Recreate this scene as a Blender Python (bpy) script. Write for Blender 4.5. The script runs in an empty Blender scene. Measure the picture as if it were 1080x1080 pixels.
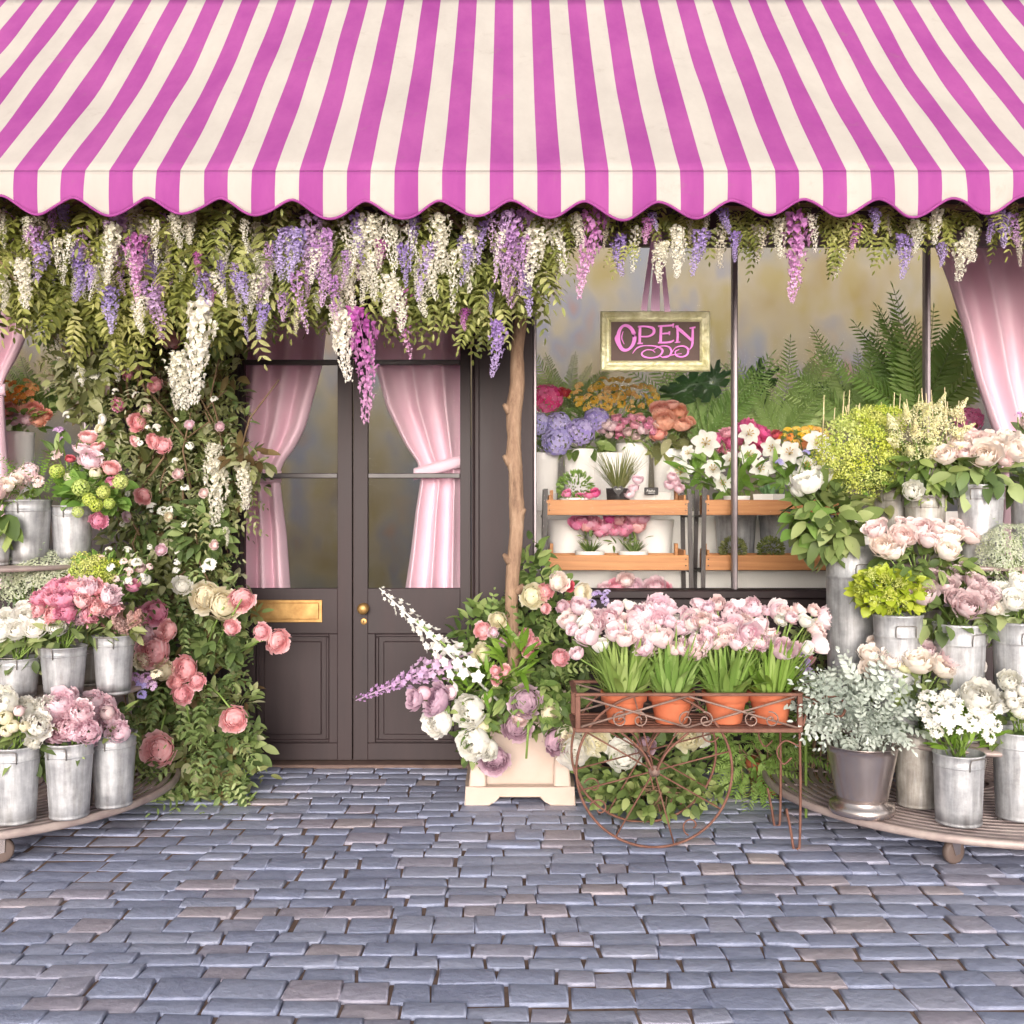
import bpy, math, random
import numpy as np
from mathutils import Vector, Quaternion
rnd = random.Random(7)
rng = np.random.default_rng(11)
scene = bpy.context.scene
COL = scene.collection
PI = math.pi
F = 1089.0            # focal length in photo pixels (photo is 1080 wide)
HY = 535.0            # photo row of the horizon
EYE = 1.63            # camera height

def at(px, py, Y):
    return Vector(((px - 540.0) * Y / F, Y, EYE + (HY - py) * Y / F))
WY = 6.5              # shop front plane
def WX(px, Y=WY): return (px - 540.0) * Y / F
def WZ(py, Y=WY): return EYE + (HY - py) * Y / F

# ---------------------------------------------------------------- mesh helpers
class MB:
    def __init__(s): s.V = []; s.F = []; s.T = []; s.n = 0
    def add(s, V, Fs, tone=0.5):
        V = np.asarray(V, dtype=np.float64).reshape(-1, 3)
        s.V.append(V)
        t = np.asarray(tone, dtype=np.float64)
        s.T.append(np.full(len(V), float(t)) if t.ndim == 0 else t)
        for f in Fs:
            f = np.asarray(f, dtype=np.int64)
            if len(f): s.F.append(f + s.n)
        s.n += len(V)
    def mesh(s, name, mat, off=(0, 0, 0), smooth=True):
        me = bpy.data.meshes.new(name)
        if not s.V:
            return me
        V = np.concatenate(s.V) - np.array(off)
        loops = np.concatenate([f.reshape(-1) for f in s.F])
        tot = np.concatenate([np.full(len(f), f.shape[1]) for f in s.F])
        start = np.concatenate([[0], np.cumsum(tot)[:-1]])
        me.vertices.add(len(V)); me.vertices.foreach_set('co', V.reshape(-1))
        me.loops.add(len(loops)); me.loops.foreach_set('vertex_index', loops.astype(np.int32))
        me.polygons.add(len(tot)); me.polygons.foreach_set('loop_start', start.astype(np.int32))
        me.polygons.foreach_set('use_smooth', np.full(len(tot), bool(smooth)))
        a = me.attributes.new('tone', 'FLOAT', 'POINT')
        a.data.foreach_set('value', np.concatenate(s.T).astype(np.float32))
        me.update(calc_edges=True); me.validate()
        if mat: me.materials.append(mat)
        return me

def woff(o):
    v = Vector((0, 0, 0))
    while o is not None:
        v += o.location; o = o.parent
    return v

def obj(name, mb, mat, parent=None, smooth=True, origin=None):
    off = woff(parent) if parent else Vector(origin or (0, 0, 0))
    me = mb.mesh(name, mat, off, smooth)
    o = bpy.data.objects.new(name, me); COL.objects.link(o)
    if parent: o.parent = parent
    else: o.location = off
    return o

def inst(name, me, mat, parent, loc, quat=None, scale=1.0):
    o = bpy.data.objects.new(name, me); COL.objects.link(o)
    if parent: o.parent = parent; o.location = Vector(loc) - woff(parent)
    else: o.location = loc
    if quat is not None:
        o.rotation_mode = 'QUATERNION'; o.rotation_quaternion = quat
    o.scale = (scale,) * 3 if isinstance(scale, (int, float)) else scale
    if mat is not None and len(me.materials):
        o.material_slots[0].link = 'OBJECT'; o.material_slots[0].material = mat
    return o

def thing(name, label, cat, loc=(0, 0, 0), group=None):
    o = bpy.data.objects.new(name, None); COL.objects.link(o)
    o.location = loc; o.empty_display_size = 0.1
    o['label'] = label; o['category'] = cat
    if group: o['group'] = group
    return o
def tag(o, label, cat, group=None):
    o['label'] = label; o['category'] = cat
    if group: o['group'] = group
    return o
def structure(o): o['kind'] = 'structure'; return o

def norm(a): return a / np.maximum(np.linalg.norm(a, axis=-1, keepdims=True), 1e-9)

def box(mb, x0, x1, y0, y1, z0, z1, tone=0.5, bev=0.0):
    if bev <= 0:
        V = [(x0,y0,z0),(x1,y0,z0),(x1,y1,z0),(x0,y1,z0),(x0,y0,z1),(x1,y0,z1),(x1,y1,z1),(x0,y1,z1)]
        mb.add(V, [[(0,3,2,1),(4,5,6,7),(0,1,5,4),(1,2,6,5),(2,3,7,6),(3,0,4,7)]], tone); return
    b = bev; V = []
    for (sx, x) in ((1, x0), (-1, x1)):
        for (sy, y) in ((1, y0), (-1, y1)):
            for (sz, z) in ((1, z0), (-1, z1)):
                V += [(x, y+sy*b, z+sz*b), (x+sx*b, y, z+sz*b), (x+sx*b, y+sy*b, z)]
    def vi(i, j, k, a): return ((i*2+j)*2+k)*3+a
    q = []; t = []
    q += [(vi(0,0,0,0),vi(0,0,1,0),vi(0,1,1,0),vi(0,1,0,0)), (vi(1,0,0,0),vi(1,1,0,0),vi(1,1,1,0),vi(1,0,1,0))]
    q += [(vi(0,0,0,1),vi(1,0,0,1),vi(1,0,1,1),vi(0,0,1,1)), (vi(0,1,0,1),vi(0,1,1,1),vi(1,1,1,1),vi(1,1,0,1))]
    q += [(vi(0,0,0,2),vi(0,1,0,2),vi(1,1,0,2),vi(1,0,0,2)), (vi(0,0,1,2),vi(1,0,1,2),vi(1,1,1,2),vi(0,1,1,2))]
    for k in (0, 1):
        for j in (0, 1): q.append((vi(0,j,k,1),vi(1,j,k,1),vi(1,j,k,2),vi(0,j,k,2)))
        for i in (0, 1): q.append((vi(i,0,k,0),vi(i,1,k,0),vi(i,1,k,2),vi(i,0,k,2)))
    for i in (0, 1):
        for j in (0, 1): q.append((vi(i,j,0,0),vi(i,j,1,0),vi(i,j,1,1),vi(i,j,0,1)))
    for i in (0, 1):
        for j in (0, 1):
            for k in (0, 1): t.append((vi(i,j,k,0),vi(i,j,k,1),vi(i,j,k,2)))
    mb.add(V, [q, t], tone)

def tube(mb, pts, r, n=6, tone=0.5, cap=True):
    P = np.array([tuple(p) for p in pts], dtype=float); m = len(P)
    R = np.full(m, r) if np.isscalar(r) else np.array(r, dtype=float)
    T = norm(np.gradient(P, axis=0))
    ref = np.array([0, 0, 1.0]) if abs(T[0][2]) < .9 else np.array([1.0, 0, 0])
    S = norm(np.cross(T[0], ref)); rows = []
    for i in range(m):
        S = S - T[i] * np.dot(S, T[i]); S = norm(S); B = np.cross(T[i], S)
        a = np.arange(n) * 2 * PI / n
        rows.append(P[i] + R[i] * (np.cos(a)[:, None] * S + np.sin(a)[:, None] * B))
    V = np.concatenate(rows); q = []
    for i in range(m - 1):
        for k in range(n):
            k2 = (k + 1) % n
            q.append((i*n+k, i*n+k2, (i+1)*n+k2, (i+1)*n+k))
    Fs = [q]
    if cap: Fs.append([tuple(range(n))[::-1], tuple((m-1)*n + k for k in range(n))])
    mb.add(V, Fs, tone)

def lathe(mb, prof, c=(0, 0, 0), n=28, tone=0.5, wob=0.0):
    a = np.arange(n) * 2 * PI / n; V = []
    for (r, z) in prof:
        rr = r * (1 + wob * np.sin(a * 3 + z * 9))
        V.append(np.stack([c[0] + rr*np.cos(a), c[1] + rr*np.sin(a), np.full(n, c[2] + z)], 1))
    q = []
    for i in range(len(prof) - 1):
        for k in range(n):
            k2 = (k+1) % n; q.append((i*n+k, i*n+k2, (i+1)*n+k2, (i+1)*n+k))
    mb.add(np.concatenate(V), [q], tone)

def grid(mb, G, tone=0.5, closed_u=False):
    G = np.asarray(G); a, b = G.shape[:2]
    i, j = np.meshgrid(np.arange(a-1), np.arange(b-1), indexing='ij')
    q = np.stack([i*b+j, i*b+j+1, (i+1)*b+j+1, (i+1)*b+j], -1).reshape(-1, 4)
    mb.add(G.reshape(-1, 3), [q], tone)

LV = np.array([0, .1, .1, .1, .32, .32, .32, .58, .58, .58, .83, .83, .83, 1.0])
LWD = np.array([0, -.5, 0, .5, -.97, 0, .97, -.95, 0, .95, -.55, 0, .55, 0])
LQ = np.array([(1,2,5,4),(2,3,6,5),(4,5,8,7),(5,6,9,8),(7,8,11,10),(8,9,12,11)]); LT = np.array([(0,2,1),(0,3,2),(10,11,13),(11,12,13)])
def leaves(mb, P, D, N, L, W, tone, fold=.25, droop=.25):
    P = np.asarray(P, float).reshape(-1, 3); k = len(P)
    if k == 0: return
    D = norm(np.asarray(D, float).reshape(-1, 3)); N = np.asarray(N, float).reshape(-1, 3)
    S = norm(np.cross(D, N) + 1e-6); N2 = np.cross(S, D)
    L = np.broadcast_to(np.asarray(L, float), (k,)); W = np.broadcast_to(np.asarray(W, float), (k,))
    dr = np.broadcast_to(np.asarray(droop, float), (k,)); fo = np.broadcast_to(np.asarray(fold, float), (k,))
    V = (P[:, None, :] + D[:, None, :] * (L[:, None] * LV)[..., None]
         + S[:, None, :] * (W[:, None] * .5 * LWD)[..., None]
         + N2[:, None, :] * (fo[:, None] * W[:, None] * np.abs(LWD) * .5 - (dr * L)[:, None] * LV**2)[..., None])
    base = (np.arange(k) * 14)[:, None, None]
    t = np.repeat(np.broadcast_to(np.asarray(tone, float), (k,)), 14)
    mb.add(V.reshape(-1, 3), [(LQ[None] + base).reshape(-1, 4), (LT[None] + base).reshape(-1, 3)], t)

def rdir(k): return norm(rng.normal(size=(k, 3)))

def compound(P, D, N, L, pairs, ll, lw, spread=.9, droop=.35, taper=.55, gap0=.2):
    """pinnate fronds; returns leaflet arrays P,D,N,L,W and rachis list"""
    P = np.asarray(P, float).reshape(-1, 3); k = len(P)
    D = norm(np.asarray(D, float).reshape(-1, 3)); N = np.asarray(N, float).reshape(-1, 3)
    S = norm(np.cross(D, N) + 1e-6); N2 = np.cross(S, D)
    L = np.broadcast_to(np.asarray(L, float), (k,))
    oP, oD, oN, oL, oW = [], [], [], [], []
    for i in range(pairs + 1):
        v = gap0 + (1 - gap0) * i / pairs
        pos = P + D * (L * v)[:, None] - N2 * (L * droop * v * v)[:, None]
        tan = norm(D - N2 * (2 * droop * v))
        sc = (1 - taper * v) * (0.55 + .45 * min(1, v * 3))
        if i == pairs:
            oP.append(pos); oD.append(tan); oN.append(N2); oL.append(L * ll * sc * 1.1); oW.append(L * lw * sc); continue
        for s in (-1, 1):
            oP.append(pos); oD.append(norm(tan * (1 - spread*.45) + S * s * spread + rng.normal(size=(k, 3)) * .06))
            oN.append(N2 + rng.normal(size=(k, 3)) * .15); oL.append(L * ll * sc * rng.uniform(.85, 1.1, k)); oW.append(L * lw * sc)
    return [np.concatenate(a) for a in (oP, oD, oN, oL, oW)]

def stroke(mb, pts, w, y0, y1, tone=0.5):
    """flat lettering stroke in the XZ plane with thickness y0..y1; pts (x,z), w per point"""
    P = np.array(pts, float); m = len(P)
    W = np.full(m, w) if np.isscalar(w) else np.array(w, float)
    T = norm(np.gradient(P, axis=0)); Nn = np.stack([-T[:, 1], T[:, 0]], 1)
    A = P + Nn * W[:, None] / 2; B = P - Nn * W[:, None] / 2
    def v3(Q, y): return np.stack([Q[:, 0], np.full(m, y), Q[:, 1]], 1)
    V = np.concatenate([v3(A, y0), v3(B, y0), v3(A, y1), v3(B, y1)]); q = []
    for i in range(m - 1):
        q += [(i, i+1, m+i+1, m+i), (2*m+i, 3*m+i, 3*m+i+1, 2*m+i+1), (i, 2*m+i, 2*m+i+1, i+1), (m+i, m+i+1, 3*m+i+1, 3*m+i)]
    q += [(0, m, 3*m, 2*m), (m-1, 3*m-1, 4*m-1, 2*m-1)]
    mb.add(V, [q], tone)

# ---------------------------------------------------------------- materials
def srgb(r, g, b):
    def f(c):
        c /= 255.0
        return c / 12.92 if c <= .04045 else ((c + .055) / 1.055) ** 2.4
    return (f(r), f(g), f(b), 1.0)
def newmat(name):
    m = bpy.data.materials.new(name); m.use_nodes = True
    nt = m.node_tree; nt.nodes.clear()
    out = nt.nodes.new('ShaderNodeOutputMaterial')
    return m, nt, out
def N_(nt, t, **kw):
    n = nt.nodes.new(t)
    for k, v in kw.items(): setattr(n, k, v)
    return n
def mixc(nt, fac, a, b, bt='MIX'):
    n = N_(nt, 'ShaderNodeMix', data_type='RGBA', blend_type=bt)
    for sock, val in ((n.inputs[0], fac), (n.inputs[6], a), (n.inputs[7], b)):
        if isinstance(val, bpy.types.NodeSocket): nt.links.new(val, sock)
        else: sock.default_value = val
    return n.outputs[2]
def ramp(nt, fac, stops):
    n = N_(nt, 'ShaderNodeValToRGB'); e = n.color_ramp.elements
    while len(e) > 1: e.remove(e[-1])
    e[0].position = stops[0][0]; e[0].color = stops[0][1]
    for p, c in stops[1:]:
        x = e.new(p); x.color = c
    nt.links.new(fac, n.inputs[0]); return n.outputs[0]
def noise(nt, scale, detail=3, rough=.55, coord='Object', vec=None):
    n = N_(nt, 'ShaderNodeTexNoise'); n.inputs['Scale'].default_value = scale
    n.inputs['Detail'].default_value = detail; n.inputs['Roughness'].default_value = rough
    if vec is None:
        tc = N_(nt, 'ShaderNodeTexCoord'); vec = tc.outputs[coord]
    nt.links.new(vec, n.inputs['Vector']); return n.outputs['Fac']
def hsv_jitter(nt, col, hue=.02, val=.2, sat=.15):
    """per-object pigment variation"""
    oi = N_(nt, 'ShaderNodeObjectInfo')
    h = N_(nt, 'ShaderNodeHueSaturation'); nt.links.new(col, h.inputs['Color'])
    def mr(src, lo, hi):
        m = N_(nt, 'ShaderNodeMapRange'); nt.links.new(src, m.inputs[0]); m.inputs[3].default_value = lo; m.inputs[4].default_value = hi; return m.outputs[0]
    wn = N_(nt, 'ShaderNodeTexWhiteNoise', noise_dimensions='1D'); nt.links.new(oi.outputs['Random'], wn.inputs['W'])
    nt.links.new(mr(oi.outputs['Random'], .5-hue, .5+hue), h.inputs['Hue'])
    nt.links.new(mr(wn.outputs['Value'], 1-val, 1+val*.6), h.inputs['Value'])
    nt.links.new(mr(wn.outputs['Value'], 1+sat, 1-sat), h.inputs['Saturation'])
    return h.outputs['Color']

def petal(name, a, b, transl=.3, hue=.012, val=.08):
    m, nt, out = newmat(name)
    at_ = N_(nt, 'ShaderNodeAttribute', attribute_name='tone')
    c = mixc(nt, at_.outputs['Fac'], srgb(*a), srgb(*b))
    c = hsv_jitter(nt, c, hue, val, .15)
    nf = noise(nt, 4.0, 2)
    c = mixc(nt, nf, c, mixc(nt, .12, c, (1, 1, 1, 1)))
    d = N_(nt, 'ShaderNodeBsdfDiffuse'); t = N_(nt, 'ShaderNodeBsdfTranslucent')
    nt.links.new(c, d.inputs[0]); nt.links.new(c, t.inputs[0])
    mx = N_(nt, 'ShaderNodeMixShader'); mx.inputs[0].default_value = transl
    nt.links.new(d.outputs[0], mx.inputs[1]); nt.links.new(t.outputs[0], mx.inputs[2])
    nt.links.new(mx.outputs[0], out.inputs[0]); return m

def leafmat(name, stops, rough=.5, transl=.25, spec=.35):
    """stops: sRGB leaf colours, chosen leaf by leaf"""
    m, nt, out = newmat(name)
    at_ = N_(nt, 'ShaderNodeAttribute', attribute_name='tone')
    c = ramp(nt, at_.outputs['Fac'], [(i / max(1, len(stops)-1), srgb(*s)) for i, s in enumerate(stops)])
    c = hsv_jitter(nt, c, .012, .1, .1)
    p = N_(nt, 'ShaderNodeBsdfPrincipled'); p.inputs['Roughness'].default_value = rough
    p.inputs['Specular IOR Level'].default_value = spec
    t = N_(nt, 'ShaderNodeBsdfTranslucent')
    nt.links.new(c, p.inputs['Base Color'])
    c2 = mixc(nt, .5, c, (.35, .42, .05, 1)); nt.links.new(c2, t.inputs[0])
    mx = N_(nt, 'ShaderNodeMixShader'); mx.inputs[0].default_value = transl
    nt.links.new(p.outputs[0], mx.inputs[1]); nt.links.new(t.outputs[0], mx.inputs[2])
    nt.links.new(mx.outputs[0], out.inputs[0]); return m

def paint(name, a, b=None, rough=.5, metal=0.0, scale=6, bump=0.0, bscale=40, spec=.5, jit=0.0, detail=5, stretch=None):
    m, nt, out = newmat(name)
    p = N_(nt, 'ShaderNodeBsdfPrincipled'); p.inputs['Roughness'].default_value = rough
    p.inputs['Metallic'].default_value = metal; p.inputs['Specular IOR Level'].default_value = spec
    tc = N_(nt, 'ShaderNodeTexCoord'); vec = tc.outputs['Object']
    if stretch:
        mp = N_(nt, 'ShaderNodeMapping'); mp.inputs['Scale'].default_value = stretch
        nt.links.new(vec, mp.inputs[0]); vec = mp.outputs[0]
    if b is None: b = a
    nf = noise(nt, scale, detail, .6, vec=vec)
    c = ramp(nt, nf, [(.3, srgb(*a)), (.7, srgb(*b))])
    if jit: c = hsv_jitter(nt, c, .01, jit, .1)
    nt.links.new(c, p.inputs['Base Color'])
    r2 = N_(nt, 'ShaderNodeMapRange'); nt.links.new(nf, r2.inputs[0]); r2.inputs[3].default_value = rough - .1; r2.inputs[4].default_value = rough + .12
    nt.links.new(r2.outputs[0], p.inputs['Roughness'])
    if bump:
        bp = N_(nt, 'ShaderNodeBump'); bp.inputs['Strength'].default_value = bump; bp.inputs['Distance'].default_value = .004
        nt.links.new(noise(nt, bscale, 4, vec=vec), bp.inputs['Height']); nt.links.new(bp.outputs[0], p.inputs['Normal'])
    nt.links.new(p.outputs[0], out.inputs[0]); return m

M = {}
M['shop'] = paint('shop_paint', (44, 33, 36), (60, 47, 49), spec=.32, rough=.52, scale=7, bump=.1, bscale=60, stretch=(1, 1, .15))
M['shop_dark'] = paint('dark_glazing_bar', (58, 50, 52), (64, 55, 57), rough=.4)
M['steel'] = paint('window_steel', (118, 108, 112), (138, 128, 131), rough=.35, metal=.5, scale=12)
M['brass'] = paint('old_brass', (142, 106, 62), (192, 152, 96), rough=.42, metal=.7, scale=14, bump=.08, detail=8)
M['dark'] = paint('dark_hole', (30, 24, 22), rough=.8)
M['thresh'] = paint('threshold_wood', (96, 76, 72), (120, 98, 90), rough=.7, scale=14, bump=.2)
M['galv'] = paint('galvanised_zinc', (146, 146, 150), (192, 191, 194), rough=.46, metal=.4, scale=11, bump=.08, bscale=25, jit=.1, detail=9, stretch=(1, 1, .35))
M['galv_dull'] = paint('weathered_zinc', (138, 132, 126), (182, 177, 170), rough=.52, metal=.35, scale=9, bump=.08, bscale=22, jit=.1, detail=7)
M['wire'] = paint('wire', (120, 114, 110), (150, 144, 140), rough=.45, metal=.5)
M['silver'] = paint('silvered_metal', (190, 176, 172), (210, 198, 194), rough=.24, metal=.92, scale=4)
M['trolley'] = paint('worn_trolley_metal', (150, 132, 130), (182, 166, 160), rough=.5, metal=.25, scale=10, bump=.1)
M['rubber'] = paint('caster_rubber', (92, 76, 70), (112, 96, 90), rough=.6)
M['rust'] = paint('rusty_iron', (96, 58, 46), (128, 88, 74), rough=.72, scale=22, bump=.25, bscale=80)
M['rust_pale'] = paint('worn_iron', (116, 92, 84), (150, 126, 116), rough=.65, scale=18, bump=.15)
M['terra'] = paint('terracotta', (186, 98, 66), (206, 120, 84), rough=.75, scale=8, bump=.08)
M['soil'] = paint('soil', (62, 46, 38), (92, 72, 58), rough=.95, scale=30, bump=.6, bscale=60)
M['cream_plastic'] = paint('cream_plastic', (190, 168, 154), (200, 180, 168), rough=.42, scale=7, bump=.05)
M['white_pot'] = paint('white_glazed_pot', (236, 230, 224), (242, 238, 233), rough=.3, scale=5)
M['white_bucket'] = paint('white_plastic_bucket', (232, 228, 226), (240, 237, 234), rough=.35, scale=3)
M['wood'] = paint('pine_board', (160, 100, 54), (196, 138, 86), rough=.55, scale=9, bump=.12, bscale=30, stretch=(.25, 4, 6))
M['black_metal'] = paint('black_metal', (46, 36, 36), (58, 47, 46), rough=.5)
M['gilt'] = paint('pale_gilt', (186, 180, 128), (226, 222, 186), rough=.45, metal=.25, scale=18, bump=.35, bscale=30)
M['board'] = paint('brown_board', (88, 70, 66), (98, 79, 74), rough=.75, scale=20)
M['pink_letter'] = paint('pink_letter_paint', (232, 128, 216), (238, 144, 224), rough=.6, scale=10)
M['ribbon'] = paint('pink_ribbon', (238, 184, 224), (242, 196, 230), rough=.35, scale=10)
M['tagblack'] = paint('slate_tag', (44, 38, 38), rough=.6)
M['chalk'] = paint('chalk_white', (228, 224, 220), rough=.8)
M['interior_floor'] = paint('interior_boards', (150, 130, 112), (170, 150, 130), rough=.6)
M['bench'] = paint('white_bench', (226, 222, 218), (234, 230, 226), rough=.45)
M['stem'] = paint('green_stem', (110, 138, 62), (136, 160, 84), rough=.5, scale=12)
M['twig'] = paint('brown_twig', (110, 88, 66), (136, 112, 86), rough=.8, scale=20)
M['straw'] = paint('straw_stalk', (214, 196, 150), (226, 210, 170), rough=.7, scale=20)

def zinc(name, a, b, c_, rough):
    m, nt, out = newmat(name)
    p = N_(nt, 'ShaderNodeBsdfPrincipled'); p.inputs['Metallic'].default_value = .35
    tc = N_(nt, 'ShaderNodeTexCoord'); oi = N_(nt, 'ShaderNodeObjectInfo')
    ad = N_(nt, 'ShaderNodeVectorMath', operation='ADD'); cx = N_(nt, 'ShaderNodeVectorMath', operation='SCALE'); cx.inputs[0].default_value = (17, 31, 9)
    nt.links.new(oi.outputs['Random'], cx.inputs['Scale']); nt.links.new(tc.outputs['Object'], ad.inputs[0]); nt.links.new(cx.outputs[0], ad.inputs[1])
    mp = N_(nt, 'ShaderNodeMapping'); mp.inputs['Scale'].default_value = (1, 1, .09); nt.links.new(ad.outputs[0], mp.inputs[0])
    f1 = noise(nt, 13, 9, .72, vec=ad.outputs[0]); f2 = noise(nt, 34, 5, .6, vec=mp.outputs[0])
    base = ramp(nt, f1, [(.32, srgb(*a)), (.5, srgb(*b)), (.68, srgb(*c_))])
    st_ = ramp(nt, f2, [(.36, srgb(118, 112, 108)), (.5, srgb(*b)), (.64, srgb(214, 214, 216))])
    col = mixc(nt, .38, base, st_); col = hsv_jitter(nt, col, .01, .12, .1); nt.links.new(col, p.inputs['Base Color'])
    mr = N_(nt, 'ShaderNodeMapRange'); nt.links.new(f1, mr.inputs[0]); mr.inputs[1].default_value = .3; mr.inputs[2].default_value = .7; mr.inputs[3].default_value = rough - .12; mr.inputs[4].default_value = rough + .2
    nt.links.new(mr.outputs[0], p.inputs['Roughness'])
    bp = N_(nt, 'ShaderNodeBump'); bp.inputs['Strength'].default_value = .35; bp.inputs['Distance'].default_value = .01
    nt.links.new(noise(nt, 9, 3, .5, vec=ad.outputs[0]), bp.inputs['Height']); nt.links.new(bp.outputs[0], p.inputs['Normal'])
    nt.links.new(p.outputs[0], out.inputs[0]); return m
M['galv'] = zinc('galvanised_zinc', (136, 136, 142), (172, 172, 176), (206, 206, 208), .45)
M['galv_dull'] = zinc('weathered_zinc', (126, 119, 112), (162, 156, 148), (196, 191, 184), .52)

def bark():
    m, nt, out = newmat('pale_bark')
    p = N_(nt, 'ShaderNodeBsdfPrincipled'); p.inputs['Roughness'].default_value = .8
    tc = N_(nt, 'ShaderNodeTexCoord'); mp = N_(nt, 'ShaderNodeMapping'); mp.inputs['Scale'].default_value = (1, 1, .25)
    nt.links.new(tc.outputs['Object'], mp.inputs[0])
    f = noise(nt, 18, 9, .75, vec=mp.outputs[0])
    c = ramp(nt, f, [(.3, srgb(92, 68, 54)), (.46, srgb(150, 120, 98)), (.56, srgb(168, 138, 114)), (.75, srgb(192, 164, 142))])
    nt.links.new(c, p.inputs['Base Color'])
    bp = N_(nt, 'ShaderNodeBump'); bp.inputs['Strength'].default_value = .9; bp.inputs['Distance'].default_value = .02
    nt.links.new(f, bp.inputs['Height']); nt.links.new(bp.outputs[0], p.inputs['Normal'])
    nt.links.new(p.outputs[0], out.inputs[0]); return m
M['bark'] = bark()

def fabric(name, a, b, transl=.25, rough=.6):
    m, nt, out = newmat(name)
    nf = noise(nt, 3, 4)
    c = ramp(nt, nf, [(.35, srgb(*a)), (.65, srgb(*b))])
    p = N_(nt, 'ShaderNodeBsdfPrincipled'); p.inputs['Roughness'].default_value = rough
    p.inputs['Sheen Weight'].default_value = .15
    t = N_(nt, 'ShaderNodeBsdfTranslucent'); nt.links.new(c, p.inputs['Base Color']); nt.links.new(c, t.inputs[0])
    bp = N_(nt, 'ShaderNodeBump'); bp.inputs['Strength'].default_value = .15; bp.inputs['Distance'].default_value = .002
    nt.links.new(noise(nt, 300, 2), bp.inputs['Height']); nt.links.new(bp.outputs[0], p.inputs['Normal'])
    mx = N_(nt, 'ShaderNodeMixShader'); mx.inputs[0].default_value = transl
    nt.links.new(p.outputs[0], mx.inputs[1]); nt.links.new(t.outputs[0], mx.inputs[2]); nt.links.new(mx.outputs[0], out.inputs[0])
    return m
def canvas(name, a, b, transl):
    m, nt, out = newmat(name)
    tc = N_(nt, 'ShaderNodeTexCoord'); mp = N_(nt, 'ShaderNodeMapping'); mp.inputs['Scale'].default_value = (1.6, 1, .5); nt.links.new(tc.outputs['Object'], mp.inputs[0])
    f = noise(nt, 2.2, 7, .65, vec=mp.outputs[0]); c = ramp(nt, f, [(.3, srgb(*a)), (.7, srgb(*b))])
    f2 = noise(nt, 7, 8, .75); c = mixc(nt, ramp(nt, f2, [(.58, (0, 0, 0, 1)), (.8, (.35, .35, .35, 1))]), c, srgb(150, 132, 120))
    p = N_(nt, 'ShaderNodeBsdfPrincipled'); p.inputs['Roughness'].default_value = .85; p.inputs['Specular IOR Level'].default_value = .2
    t = N_(nt, 'ShaderNodeBsdfTranslucent'); nt.links.new(c, p.inputs['Base Color']); nt.links.new(c, t.inputs['Color'])
    w1 = N_(nt, 'ShaderNodeTexWave', bands_direction='X'); w1.inputs['Scale'].default_value = 90; w2 = N_(nt, 'ShaderNodeTexWave', bands_direction='Z'); w2.inputs['Scale'].default_value = 90
    nt.links.new(tc.outputs['Object'], w1.inputs[0]); nt.links.new(tc.outputs['Object'], w2.inputs[0])
    ad = N_(nt, 'ShaderNodeMath', operation='ADD'); nt.links.new(w1.outputs['Fac'], ad.inputs[0]); nt.links.new(w2.outputs['Fac'], ad.inputs[1])
    b1 = N_(nt, 'ShaderNodeBump'); b1.inputs['Strength'].default_value = .12; b1.inputs['Distance'].default_value = .002; nt.links.new(ad.outputs[0], b1.inputs['Height'])
    b2 = N_(nt, 'ShaderNodeBump'); b2.inputs['Strength'].default_value = .5; b2.inputs['Distance'].default_value = .03; nt.links.new(noise(nt, 3.2, 3, .5, vec=mp.outputs[0]), b2.inputs['Height']); nt.links.new(b1.outputs[0], b2.inputs['Normal'])
    nt.links.new(b2.outputs[0], p.inputs['Normal'])
    mx = N_(nt, 'ShaderNodeMixShader'); mx.inputs[0].default_value = transl
    nt.links.new(p.outputs[0], mx.inputs[1]); nt.links.new(t.outputs[0], mx.inputs[2]); nt.links.new(mx.outputs[0], out.inputs[0]); return m
M['curtain'] = fabric('pink_satin', (242, 204, 220), (246, 212, 226), .2, .45)
M['awn_pink'] = canvas('orchid_canvas', (162, 72, 150), (184, 94, 166), .3)
M['awn_white'] = canvas('ivory_canvas', (198, 190, 184), (211, 204, 197), .3)

def glass(name, refl=.06):
    m, nt, out = newmat(name)
    t = N_(nt, 'ShaderNodeBsdfTransparent'); g = N_(nt, 'ShaderNodeBsdfGlossy'); g.inputs['Roughness'].default_value = .03
    t.inputs[0].default_value = (.985, .987, .984, 1)
    lw = N_(nt, 'ShaderNodeLayerWeight'); lw.inputs[0].default_value = .15
    mr = N_(nt, 'ShaderNodeMapRange'); nt.links.new(lw.outputs['Fresnel'], mr.inputs[0]); mr.inputs[3].default_value = refl; mr.inputs[4].default_value = .05
    mx = N_(nt, 'ShaderNodeMixShader'); nt.links.new(mr.outputs[0], mx.inputs[0])
    nt.links.new(t.outputs[0], mx.inputs[1]); nt.links.new(g.outputs[0], mx.inputs[2]); nt.links.new(mx.outputs[0], out.inputs[0])
    return m
M['glass'] = glass('window_glass', 0.0)

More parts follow.
